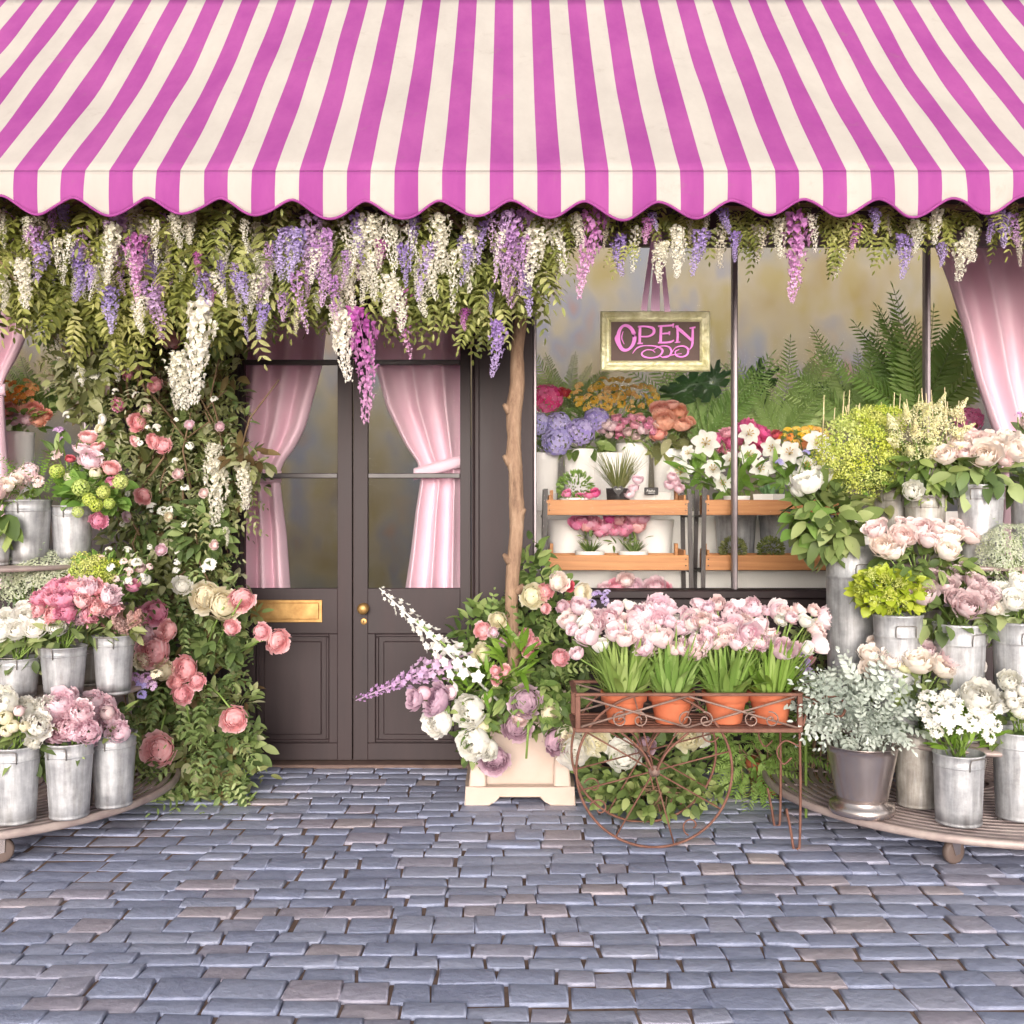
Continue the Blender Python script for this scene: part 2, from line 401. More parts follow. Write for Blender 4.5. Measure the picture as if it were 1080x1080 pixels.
def painted_reflections():  # blurred street reflections of the glass, painted as soft colour blotches
    m, nt, out = newmat('painted_reflection_blotches')
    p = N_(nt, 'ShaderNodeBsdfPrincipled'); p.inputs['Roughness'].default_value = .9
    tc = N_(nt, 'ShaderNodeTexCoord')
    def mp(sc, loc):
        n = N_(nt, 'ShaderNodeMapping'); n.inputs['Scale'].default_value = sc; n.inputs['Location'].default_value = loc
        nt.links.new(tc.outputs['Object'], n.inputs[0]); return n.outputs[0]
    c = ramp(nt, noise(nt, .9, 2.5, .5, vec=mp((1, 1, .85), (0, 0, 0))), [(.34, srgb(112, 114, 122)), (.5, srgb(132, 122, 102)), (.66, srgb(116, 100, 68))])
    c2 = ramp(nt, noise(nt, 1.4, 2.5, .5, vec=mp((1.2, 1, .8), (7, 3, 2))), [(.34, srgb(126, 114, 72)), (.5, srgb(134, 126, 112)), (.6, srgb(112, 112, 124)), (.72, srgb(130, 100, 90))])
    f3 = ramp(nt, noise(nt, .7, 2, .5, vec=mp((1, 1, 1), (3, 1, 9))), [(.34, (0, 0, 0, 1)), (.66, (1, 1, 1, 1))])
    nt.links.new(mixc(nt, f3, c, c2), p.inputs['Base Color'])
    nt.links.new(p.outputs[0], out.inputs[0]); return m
M['painted_reflections'] = painted_reflections()

def sett():
    m, nt, out = newmat('blue_grey_setts')
    p = N_(nt, 'ShaderNodeBsdfPrincipled')
    at_ = N_(nt, 'ShaderNodeAttribute', attribute_name='tone')
    c = ramp(nt, at_.outputs['Fac'], [(0, srgb(134, 144, 178)), (.3, srgb(152, 162, 194)), (.55, srgb(168, 174, 200)), (.75, srgb(172, 160, 174)), (.9, srgb(180, 164, 166)), (1, srgb(200, 182, 174))])
    f = noise(nt, 11, 10, .78)
    c2 = mixc(nt, .4, c, ramp(nt, f, [(.3, srgb(116, 114, 130)), (.5, srgb(164, 164, 180)), (.72, srgb(186, 182, 190))]), 'MIX')
    nt.links.new(c2, p.inputs['Base Color'])
    mr = N_(nt, 'ShaderNodeMapRange'); nt.links.new(f, mr.inputs[0]); mr.inputs[3].default_value = .38; mr.inputs[4].default_value = .75
    nt.links.new(mr.outputs[0], p.inputs['Roughness'])
    bp = N_(nt, 'ShaderNodeBump'); bp.inputs['Strength'].default_value = .8; bp.inputs['Distance'].default_value = .012
    nt.links.new(noise(nt, 22, 8, .65), bp.inputs['Height']); nt.links.new(bp.outputs[0], p.inputs['Normal'])
    nt.links.new(p.outputs[0], out.inputs[0]); return m
M['sett'] = sett()
M['ground'] = paint('sandy_joint_earth', (104, 82, 70), (140, 116, 104), rough=.95, scale=20, bump=.5)

# flowers and leaves (pigments)
PT = {
 'white': petal('white_petal', (246, 243, 232), (252, 250, 246), .35),
 'cream': petal('cream_petal', (242, 232, 196), (248, 242, 222), .35),
 'ivory': petal('ivory_blush_petal', (242, 222, 206), (252, 243, 236), .3),
 'blush': petal('blush_petal', (242, 208, 206), (248, 230, 228), .3),
 'palepink': petal('pale_pink_petal', (244, 204, 218), (252, 232, 238), .35),
 'tulip': petal('pink_white_petal', (246, 202, 218), (254, 242, 242), .35),
 'pink': petal('pink_petal', (242, 158, 166), (252, 210, 212), .3, .01, .06),
 'rosepink': petal('rose_pink_petal', (232, 124, 160), (246, 186, 208), .3),
 'salmon': petal('salmon_petal', (246, 160, 138), (252, 200, 178), .3),
 'hot': petal('hot_pink_petal', (236, 84, 152), (248, 140, 190), .3),
 'mauve': petal('mauve_petal', (150, 98, 132), (228, 196, 212), .3),
 'dustymauve': petal('dusty_mauve_petal', (212, 182, 188), (234, 212, 214), .3),
 'lilac': petal('lilac_petal', (172, 158, 226), (210, 198, 240), .3),
 'lav': petal('lavender_petal', (174, 146, 208), (216, 200, 236), .35, .012, .1),
 'lavpink': petal('lavender_pink_petal', (196, 150, 206), (226, 196, 222), .35),
 'magenta': petal('magenta_petal', (192, 100, 180), (238, 196, 226), .35, .015, .1),
 'wist': petal('white_wisteria_petal', (240, 236, 220), (246, 242, 232), .35),
 'wistdull': petal('pale_wisteria_petal', (206, 198, 178), (224, 214, 196), .35),
 'yellow': petal('yellow_petal', (250, 200, 64), (253, 226, 128), .3),
 'orange': petal('orange_petal', (246, 160, 72), (250, 190, 112), .3),
 'red': petal('red_petal', (206, 40, 60), (220, 66, 80), .3),
 'lime': petal('lime_floret', (198, 208, 84), (224, 228, 124), .3),
 'limepetal': petal('green_bloom', (186, 202, 90), (212, 222, 130), .3),
 'sage': petal('sage_floret', (178, 186, 152), (214, 216, 192), .3),
 'creamfl': petal('cream_floret', (230, 224, 164), (244, 240, 206), .35),
 'astilbe': petal('dusty_pink_plume', (176, 132, 122), (206, 168, 158), .3),
 'centre': petal('yellow_stamen', (196, 160, 60), (222, 192, 90), .2),
}
LF = {
 'olive': leafmat('olive_leaf', [(96, 104, 58), (130, 138, 74), (160, 166, 94), (202, 202, 136)], .5, .35),
 'dark': leafmat('dark_leaf', [(82, 84, 54), (114, 120, 76), (146, 150, 98), (178, 180, 134), (202, 200, 166)], .5, .35),
 'rose': leafmat('rose_leaf', [(76, 94, 56), (106, 128, 72), (136, 156, 92), (174, 186, 124)], .5, .3),
 'fresh': leafmat('fresh_leaf', [(94, 132, 48), (122, 158, 66), (150, 184, 90)], .42, .3),
 'tulip': leafmat('tulip_leaf', [(112, 146, 64), (142, 174, 86), (180, 204, 124)], .42, .3),
 'lime': leafmat('lime_leaf', [(140, 166, 44), (176, 196, 60), (204, 216, 92)], .45, .3),
 'silver': leafmat('silver_leaf', [(142, 152, 142), (176, 184, 174), (208, 214, 206)], .7, .15, .2),
 'grey': leafmat('grey_green_leaf', [(122, 138, 116), (154, 166, 142), (180, 190, 166)], .6, .2),
 'fern': leafmat('fern_leaf', [(122, 156, 84), (150, 182, 106), (180, 206, 132)], .5, .4),
 'dry': leafmat('dry_brown_leaf', [(86, 66, 48), (112, 90, 64), (130, 112, 78)], .7, .2),
 'monstera': leafmat('monstera_leaf', [(52, 84, 44), (74, 108, 60)], .3, .15, .6),
 'grass': leafmat('grass_blade', [(92, 104, 52), (122, 130, 74), (150, 152, 96)], .5, .25),
 'succ': leafmat('succulent_leaf', [(104, 140, 96), (140, 168, 126)], .5, .1),
}
# ---------------------------------------------------------------- flower prototypes (unit size, axis +Z)
def shell(mb, R, th0, th1, hw, az, flick, ruf, tone, nu=6, nv=6, zs=.8, cz=0.0):
    u = np.linspace(-1, 1, nu); v = np.linspace(0, 1, nv)
    U, Vv = np.meshgrid(u, v)
    th = th0 + (th1 + .3 * (U**2) * (th0 - th1) * .5 - th0) * Vv
    wid = hw * (0.45 + .55 * np.sin(np.clip(Vv, 0, 1) * PI * .62 + .25))
    ph = az + U * wid
    r = R * (1 + flick * Vv**3) + ruf * rng.normal(size=U.shape) * (.15 + Vv**2) + ruf * .9 * np.sin(U * 6 + az * 5) * Vv**3
    x = r * np.sin(th) * np.cos(ph); y = r * np.sin(th) * np.sin(ph); z = r * np.cos(th) * zs + cz
    tn = np.clip(tone + .6 * (Vv - .6) + rng.uniform(-.12, .12), 0, 1)
    grid(mb, np.stack([x, y, z], -1), tn.reshape(-1))

def make_ranunculus(seed, layers=58):
    mb = MB(); n = layers
    for k in range(n):
        t = (k + 1) / n
        R = (.14 + .82 * t) * rng.uniform(.96, 1.05)
        th1 = (.12 + 1.12 * t ** 1.15) * rng.uniform(.88, 1.1)
        shell(mb, R, 2.2, th1, .95 - .5 * t, k * 2.39996 + seed + rng.normal() * .12, .05 + .2 * t, .012 + .018 * t, .05 + .5 * t + .45 * rng.random() * t, zs=.72, nu=7, nv=7)
    return mb.mesh('ranunculus', PT['pink'])
def make_rose(seed, layers=30):
    mb = MB(); n = layers
    for k in range(n):
        t = (k + 1) / n
        R = (.1 + .82 * t ** 1.05) * rng.uniform(.95, 1.05)
        th1 = (.14 + 1.0 * t ** 1.2) * rng.uniform(.88, 1.12)
        shell(mb, R, 2.5, th1, 1.05 - .5 * t, k * 2.39996 + seed, .1 + .34 * t, .012 + .016 * t, .0 + .6 * t + .35 * rng.random(), nu=8, nv=8, zs=.92 - .12 * t)
    return mb.mesh('rose_head', PT['ivory'])
def make_peony(seed, layers=46, ruf=.05):
    mb = MB(); n = layers
    for k in range(n):
        t = (k + 1) / n
        R = .3 + .66 * t * rng.uniform(.85, 1.1)
        th1 = .15 + 1.25 * t * rng.uniform(.55, 1.1)
        shell(mb, R, 2.2, th1, .75 - .25 * t, k * 2.39996 + seed + rng.normal() * .2, .12 + .15 * t, ruf, .25 + .6 * t * rng.random(), nu=7, nv=5, zs=.85)
    return mb.mesh('peony_head', PT['white'])
def make_tulip(seed):
    mb = MB()
    for k in range(20):
        t = (k + 1) / 20
        shell(mb, .35 + .6 * t * rng.uniform(.85, 1.1), 2.6, .35 + .85 * t * rng.uniform(.7, 1.1), .8 - .2 * t, k * 2.39996 + seed + rng.normal() * .15, .1 + .35 * t, .03, .2 + .7 * rng.random(), nu=6, nv=6, zs=1.05)
    return mb.mesh('double_tulip_head', PT['tulip'])
def make_bud(seed):
    mb = MB()
    for k in range(7):
        shell(mb, .8 + .03 * k, 2.9, .12 + .05 * k, 1.0, k * 2.4 + seed, .0, .01, .4 + .1 * rng.random(), zs=1.1)
    return mb.mesh('flower_bud', PT['cream'])
def sphere_pts(n, lo=-.5):
    i = np.arange(n) + .5
    z = 1 - (1 - lo) * i / n; a = i * 2.39996
    r = np.sqrt(1 - z * z)
    return np.stack([r * np.cos(a), r * np.sin(a), z], 1)
def florets(mb, P, Nn, size, npet=4, tilt=.25, wf=.95, tones=None, fold=.1, droop=.1):
    P = np.asarray(P); k = len(P); Nn = norm(np.asarray(Nn))
    ref = rdir(k); T = norm(np.cross(Nn, ref)); B = np.cross(Nn, T)
    size = np.broadcast_to(size, (k,)); tones = rng.random(k) if tones is None else tones
    for j in range(npet):
        a = 2 * PI * j / npet
        D = math.cos(a) * T + math.sin(a) * B + tilt * Nn
        leaves(mb, P, D, Nn, size, size * wf, np.clip(tones + rng.normal(size=k) * .08, 0, 1), fold, droop)
def make_hydrangea(seed, n=95, size=.2, lo=-.55, squash=.85, jit=.05):
    mb = MB(); P = sphere_pts(n, lo)
    Q = P * (1 + rng.normal(size=(n, 1)) * jit) * np.array([1, 1, squash])
    florets(mb, Q * .92, P + rdir(n) * .25, size * rng.uniform(.8, 1.15, n), 4)
    return mb.mesh('hydrangea_head', PT['lilac'])
def make_umbel(seed, n=130, size=.1, flat=.35):
    mb = MB(); r = np.sqrt(rng.random(n)); a = rng.random(n) * 2 * PI
    P = np.stack([r * np.cos(a), r * np.sin(a), flat * (1 - r**2) + rng.normal(size=n) * .05], 1)
    Nn = np.stack([r * np.cos(a) * .7, r * np.sin(a) * .7, np.ones(n)], 1)
    florets(mb, P, Nn + rdir(n) * .3, size * rng.uniform(.7, 1.3, n), 4)
    return mb.mesh('umbel_head', PT['sage'])
def make_cloud(seed, n=230, size=.075):
    mb = MB(); P = rdir(n) * (rng.random((n, 1)) ** .35); P[:, 2] = np.abs(P[:, 2]) * .9 - .15
    florets(mb, P, P + rdir(n) * .6, size * rng.uniform(.7, 1.4, n), 4)
    return mb.mesh('floret_cloud', PT['lime'])
def make_lily(seed):
    mb = MB()
    for k in range(6):
        a = k * PI / 3 + seed; L = 1.0; nv, nu = 9, 5
        v = np.linspace(0, 1, nv); ang = np.interp(v, [0, .35, .7, 1], [1.25, .9, .25, -.6])
        dr = np.cumsum(np.cos(ang)) * L / nv; dz = np.cumsum(np.sin(ang)) * L / nv
        w = (.24 if k % 2 else .3) * np.sin(PI * np.clip(v * .92 + .06, 0, 1)) ** .8
        u = np.linspace(-1, 1, nu); G = np.zeros((nv, nu, 3))
        for i in range(nv):
            for j in range(nu):
                s = u[j] * w[i]; z = dz[i] + .12 * abs(u[j]) * w[i] / .3 + .02 * math.sin(v[i] * 12 + u[j])
                G[i, j] = (dr[i] * math.cos(a) - s * math.sin(a), dr[i] * math.sin(a) + s * math.cos(a), z - .35)
        grid(mb, G, np.repeat(.3 + .6 * v, nu))
    return mb.mesh('lily_head', PT['white'])
def make_stamens():
    mb = MB()
    for k in range(6):
        a = k * PI / 3 + .5
        tube(mb, [(0, 0, -.1), (.1*math.cos(a), .1*math.sin(a), .25), (.2*math.cos(a), .2*math.sin(a), .42)], [.012, .012, .035], 5, .5)
    return mb.mesh('stamens', PT['centre'])
def make_raceme(seed, n=125, R=.17, size=.062, tip=.2):
    """hangs along -Z, length 1"""
    mb = MB(); t = (np.arange(n) + rng.random(n)) / n; a = np.arange(n) * 2.39996 + rng.normal(size=n) * .3
    bend = .09 * np.sin(t * 3 + seed)
    rad = R * np.clip(np.minimum(1.0, t * 6 + .45) * (1 - (1 - tip) * t ** 1.3), .02, 1) * rng.uniform(.25, 1.3, n)
    P = np.stack([rad * np.cos(a) + bend, rad * np.sin(a), -t], 1)
    out = np.stack([np.cos(a), np.sin(a), -.35 + 0 * a], 1)
    sz = size * (1.1 - .65 * t) * rng.uniform(.8, 1.2, n)
    tn = np.clip(t * 1.05 - .05 + rng.normal(size=n) * .1, 0, 1)
    up = np.stack([0 * a, 0 * a, 1 + 0 * a], 1)
    leaves(mb, P, out + up * .5 + rdir(n) * .3, up + out, sz * 1.25, sz * 1.3, tn, .35, -.2)      # banner petal
    leaves(mb, P, out - up * .5 + rdir(n) * .3, up * .4 + out, sz, sz * .9, np.clip(tn - .1, 0, 1), .5, .3)  # keel
    tang = np.cross(out, up)
    for s in (-1, 1):
        leaves(mb, P, out * .6 + s * tang + rdir(n) * .3 - up * .1, out, sz * .9, sz * .8, tn, .2, .1)
    tube(mb, [(.09*math.sin(q*3+seed), 0, -q) for q in (0, .2, .4, .6, .8, 1.0)], [.012, .01, .009, .008, .006, .004], 4, .5)
    return mb.mesh('flower_raceme', PT['wist'])
def make_spike(seed, n=70, R=.1, size=.052, bare=.0):
    """delphinium spike along +Z, length 1, big open florets low down, buds at the tip"""
    mb = MB(); t = (np.arange(n) + .5) / n; a = np.arange(n) * 2.39996
    r = R * (1 - .8 * t) * rng.uniform(.45, 1.45, n)
    P = np.stack([r * np.cos(a), r * np.sin(a), t], 1); Nn = np.stack([np.cos(a), np.sin(a), .35 + 0*a], 1)
    florets(mb, P, Nn + rdir(n) * .25, size * (1.15 - .85 * t), 5, .5, .72, np.clip(1 - t + rng.normal(size=n) * .1, 0, 1))
    tube(mb, [(0, 0, -.35), (0, 0, .5), (0, 0, 1.02)], [.012, .01, .004], 5, .9)
    return mb.mesh('delphinium_spike', PT['white'])
def make_freesia(seed, n=14):
    mb = MB(); P = rdir(n) * .55; P[:, 2] = np.abs(P[:, 2]) * .9
    florets(mb, P, P + np.array([0, 0, .35]), .36, 6, .75, .62, fold=.15, droop=.25)
    return mb.mesh('freesia_cluster', PT['white'])
def make_plume(seed, n=240):
    mb = MB(); t = rng.random(n); a = rng.random(n) * 2 * PI; r = .22 * (1 - t) ** .8 * np.sqrt(rng.random(n)) * 1.4
    P = np.stack([r*np.cos(a), r*np.sin(a), t], 1)
    florets(mb, P, np.stack([np.cos(a), np.sin(a), .8 + 0*a], 1) + rdir(n) * .5, .05 * rng.uniform(.7, 1.4, n), 4, .4, .6)
    return mb.mesh('flower_plume', PT['creamfl'])

PROTO = {
 'ran': [make_ranunculus(s) for s in (0, 1.3, 2.9)],
 'rose': [make_rose(s) for s in (0, 1.1, 2.3, 4.0)],
 'peony': [make_peony(s) for s in (0, 1.7, 3.1)],
 'carn': [make_peony(s, 40, .08) for s in (.4, 2.2)],
 'tulip': [make_tulip(s) for s in (0, .8, 1.9, 3.3)],
 'bud': [make_bud(s) for s in (0, 1.5)],
 'hyd': [make_hydrangea(s) for s in (0, 1)],
 'ball': [make_hydrangea(s, 70, .24, -.8, .95, .03) for s in (0, 1)],
 'umbel': [make_umbel(s) for s in (0, 1, 2)],
 'cloud': [make_cloud(s) for s in (0, 1, 2)],
 'lily': [make_lily(s) for s in (0, .4)],
 'raceme': [make_raceme(0), make_raceme(1.4), make_raceme(3.0)],
 'fat': [make_raceme(.5, 150, .19, .07, .3), make_raceme(2.5, 150, .18, .07, .25)],
 'slim': [make_raceme(.9, 80, .11, .05, .25), make_raceme(2.1, 70, .1, .055, .3), make_raceme(4.1, 55, .12, .055, .2)],
 'spike': [make_spike(0)],
 'free': [make_freesia(s) for s in (0, 1, 2)],
 'plume': [make_plume(s) for s in (0, 1)],
}
STAMEN = make_stamens()
PNAME = dict(ran='ranunculus', rose='rose', peony='peony', carn='carnation', tulip='tulip', bud='flower_bud', hyd='hydrangea_head',
             ball='snowball_bloom', umbel='flower_umbel', cloud='floret_cloud', lily='lily', raceme='flower_raceme', fat='flower_raceme',
             slim='flower_raceme', spike='delphinium_spike', free='freesia', plume='flower_plume')

def bloom(parent, kind, mat, loc, r, axis=None, jitter=.3, scale=None):
    me = rnd.choice(PROTO[kind])
    if axis is None: axis = Vector((0, -.75, .6))
    d = Vector(axis).normalized() + Vector((rnd.gauss(0, jitter), rnd.gauss(0, jitter), rnd.gauss(0, jitter))) * .6
    q = d.normalized().to_track_quat('Z', 'Y') @ Quaternion((0, 0, 1), rnd.uniform(0, 6.28))
    o = inst(PNAME[kind], me, PT[mat], parent, loc, q, scale or r)
    if kind == 'lily':
        s = bpy.data.objects.new('stamens', STAMEN); COL.objects.link(s); s.parent = o
    return o
def raceme(parent, kind, mat, px, y0, y1, Y, w=None):
    p = at(px, y0, Y); L = (y1 - y0) * Y / F
    me = rnd.choice(PROTO[kind]); sw = L * rnd.uniform(.72, 1.02) * (.3 / max(.2, L)) ** .45
    q = Quaternion((0, 0, 1), rnd.uniform(0, 6.28)) @ Quaternion((1, 0, 0), rnd.gauss(0, .06))
    return inst('flower_raceme', me, PT[mat], parent, p, Quaternion((0, 1, 0), rnd.gauss(0, .05)) @ q, (sw, sw, L))

# foliage scatterers ------------------------------------------------------------
def region_pts(n, cx, cy, rx, ry, Y, depth, shell_=.0):
    """points inside a real ellipsoid whose outline seen from the street is (rx, ry) photo pixels"""
    d = rdir(n) * (rng.random((n, 1)) ** (1/3) * (1 - shell_) + shell_)
    s = Y / F
    P = np.stack([(cx - 540) * s + d[:, 0] * rx * s, Y + d[:, 1] * depth, EYE + (HY - cy) * s + d[:, 2] * ry * s], 1)
    return P, d
def leafcloud(mb, n, cx, cy, rx, ry, Y, depth, L, W, up=.3, out=.7, droop=.3, shell_=.35, fold=.25, tone=None):
    P, d = region_pts(n, cx, cy, rx, ry, Y, depth, shell_)
    D = d * out + np.array([0, -.15, up]) + rdir(n) * .6
    Nn = rdir(n) * .6 + np.array([0, -.5, .9])
    leaves(mb, P, D, Nn, L * rng.uniform(.6, 1.25, n), W * rng.uniform(.7, 1.2, n), rng.random(n) if tone is None else tone, fold, droop)
def frondcloud(mb, n, cx, cy, rx, ry, Y, depth, L, pairs, ll, lw, up=-.3, out=.6, shell_=.3, droop=.4, P=None, d=None):
    if P is None: P, d = region_pts(n, cx, cy, rx, ry, Y, depth, shell_)
    D = d * out + np.array([0, -.2, up]) + rdir(n) * .5
    Nn = rdir(n) * .4 + np.array([0, -.8, .8])
    ln = L * rng.uniform(.6, 1.2, n)
    a = compound(P, D, Nn, ln, pairs, ll, lw, droop=droop)
    k = len(a[0]); tone = np.tile(rng.random(n), k // n)
    leaves(mb, a[0], a[1], a[2], a[3], a[4], np.clip(tone + rng.normal(size=k) * .1, 0, 1), .2, .2)

# ---------------------------------------------------------------- camera, light
cam = bpy.data.cameras.new('camera'); co = bpy.data.objects.new('camera', cam); COL.objects.link(co)
co.location = (0, 0, EYE); co.rotation_euler = (PI/2, 0, 0)
cam.sensor_width = 36; cam.lens = 36 * F / 1080; cam.shift_y = -(540 - HY) / 1080
cam.clip_end = 400; scene.camera = co
scene.view_settings.view_transform = 'Standard'; scene.view_settings.look = 'None'
scene.view_settings.gamma = 1; scene.view_settings.exposure = EXPOSURE if 'EXPOSURE' in globals() else 1.06
w = bpy.data.worlds.new('World'); scene.world = w; w.use_nodes = True
nt = w.node_tree; bg = nt.nodes['Background']
SUN_EL, SUN_AZ = math.radians(8), math.radians(182)
sky = nt.nodes.new('ShaderNodeTexSky'); sky.sky_type = 'NISHITA'; sky.sun_disc = False
sky.sun_elevation = SUN_EL; sky.sun_rotation = SUN_AZ; sky.dust_density = 3; sky.air_density = 1
hs = nt.nodes.new('ShaderNodeHueSaturation'); hs.inputs['Saturation'].default_value = .3   # veiled, near-white sky
nt.links.new(sky.outputs[0], hs.inputs['Color']); nt.links.new(hs.outputs[0], bg.inputs[0]); bg.inputs[1].default_value = .15
sl = bpy.data.lights.new('sun', 'SUN'); sl.energy = 1.5; sl.angle = math.radians(38); sl.color = (1, .945, .89)
so = bpy.data.objects.new('sun', sl); COL.objects.link(so)
sd = Vector((math.sin(SUN_AZ) * math.cos(SUN_EL), math.cos(SUN_AZ) * math.cos(SUN_EL), math.sin(SUN_EL)))
so.rotation_euler = sd.to_track_quat('Z', 'Y').to_euler(); so.location = (-4, -6, 12)

# ---------------------------------------------------------------- ground
mb = MB(); S = 60
mb.add([(-S, -S, -.012), (S, -S, -.012), (S, S, -.012), (-S, S, -.012)], [[(0, 1, 2, 3)]])
structure(obj('ground', mb, M['ground']))
mb = MB(); y = 2.2
while y < 6.5:
    h = rng.uniform(.095, .155); x = -5.0 - rng.random() * .2
    y1 = min(y + h, 6.52)
    while x < 5.0:
        wd = rng.uniform(.12, .28); g = .0042
        j = lambda s=.009: rng.uniform(-s, s)
        zt = rng.uniform(-.006, .006); c = [(x+g+j(), y+g+j()), (x+wd-g+j(), y+g+j()), (x+wd-g+j(), y1-g+j()), (x+g+j(), y1-g+j())]
        cx_, cy_ = x + wd/2, (y + y1)/2; V = []
        wave = .022 * math.sin(x * 1.1 + .5) * math.sin(y * 1.6)
        for (sc, z) in ((1.0, -.05), (1.0, zt - .006), (.975, zt - .0008), (.9, zt + .0005)):
            for (a, b) in c: V.append((cx_ + (a - cx_) * sc, cy_ + (b - cy_) * sc + wave * 2, z + wave * .3))
        q = [(l*4+k, l*4+(k+1) % 4, (l+1)*4+(k+1) % 4, (l+1)*4+k) for l in range(3) for k in range(4)] + [(12, 13, 14, 15)]
        mb.add(V, [q], float(np.clip(rng.beta(1.5, 2.2), 0, 1)))
        x += wd
    y = y1
structure(obj('cobbled_pavement', mb, M['sett']))

# ---------------------------------------------------------------- shop front (one building)
SF = thing('shop_front', 'dark mauve-grey painted shop front with double doors and tall display windows', 'shop', (0, WY, 0))
TOP = 5.0
def fx(name, boxes, mat, parent=SF, bev=.006):
    mb = MB()
    for b in boxes: box(mb, *b, bev=bev)
    return obj(name, mb, mat, parent, smooth=False)
# left display window opening, door opening, right display window opening
LW0, LW1, D0, D1, RW0, RW1 = WX(-190), WX(92), WX(243), WX(500), WX(563), WX(1330)
SILL = WZ(622); HEAD = WZ(255)
fx('wall', [(-6.5, LW0 - .08, WY, WY + .2, 0, TOP), (RW1 + .08, 6.5, WY, WY + .2, 0, TOP), (LW0 - .08, RW1 + .08, WY, WY + .2, 3.62, TOP)], M['shop'])
fx('pilaster', [(LW1, D0 - .002, WY - .03, WY + .2, 0, 3.615), (LW1 + .04, D0 - .05, WY - .045, WY - .031, .3, 3.5)], M['shop'])
fx('pilaster', [(D1 + .002, RW0 - .002, WY - .03, WY + .2, 0, 3.615), (D1 + .004, D1 + .035, WY - .05, WY - .031, 0.02, 3.6)], M['shop'])
for b_ in ((LW0 - .08, LW1 - .002, WY, WY + .18, 3.38, 3.615), (D0, D1, WY, WY + .18, 3.05, 3.615), (RW0, RW1 + .08, WY, WY + .18, 3.38, 3.615)): fx('fascia', [b_], M['shop'])
def stall_riser(x0, x1):
    b = [(x0, x1, WY + .01, WY + .17, 0, SILL - .055), (x0, x1, WY - .012, WY + .009, 0.0, .16), (x0, x1, WY - .012, WY + .009, SILL - .2, SILL - .056)]
    n = max(1, round((x1 - x0) / 1.1))
    for i in range(n + 1):
        xc = x0 + (x1 - x0) * i / n
        b.append((max(x0, xc - .07), min(x1, xc + .07), WY - .012, WY + .009, .161, SILL - .201))
    r = fx('stall_riser', b, M['shop'], bev=.004)
    fx('sill', [(x0, x1, WY - .05, WY + .175, SILL - .052, SILL - .002)], M['shop'])
stall_riser(LW0 - .08, LW1 - .002); stall_riser(RW0, RW1 + .08)
def display_window(x0, x1, mull):
    fr = fx('window', [(x0, x1, WY + .02, WY + .07, 3.28, 3.378), (x0, x0 + .018, WY + .02, WY + .07, SILL, 3.278), (x1 - .03, x1, WY + .02, WY + .07, SILL, 3.278)], M['steel'], bev=.003)
    edges = [x0] + mull + [x1]
    for a, b in zip(edges[:-1], edges[1:]):
        mb = MB(); box(mb, a + .012, b - .012, WY + .043, WY + .048, SILL, 3.279); obj('pane', mb, M['glass'], fr, smooth=False)
    for xm in mull:
        mb = MB(); box(mb, xm - .017, xm + .017, WY + .015, WY + .07, SILL, 3.278, bev=.004); box(mb, xm - .011, xm + .011, WY + .002, WY + .0148, SILL, 3.278, bev=.003); obj('mullion', mb, M['steel'], fr, smooth=False)
    mb = MB(); box(mb, x0 + .02, x1 - .03, WY + .012, WY + .06, WZ(252), WZ(246), bev=.003); obj('transom', mb, M['steel'], fr, smooth=False)
display_window(RW0, RW1, [WX(776), WX(980)])
display_window(LW0, LW1 - .002, [WX(-60)])
fx('threshold', [(D0, D1, WY - .06, WY + .15, -.005, .022)], M['thresh'])
fx('door_frame', [(D0, D0 + .05, WY, WY + .12, .023, 3.048), (D1 - .016, D1, WY, WY + .12, .023, 3.048), (D0 + .052, D1 - .018, WY, WY + .12, 2.98, 3.048)], M['shop'])
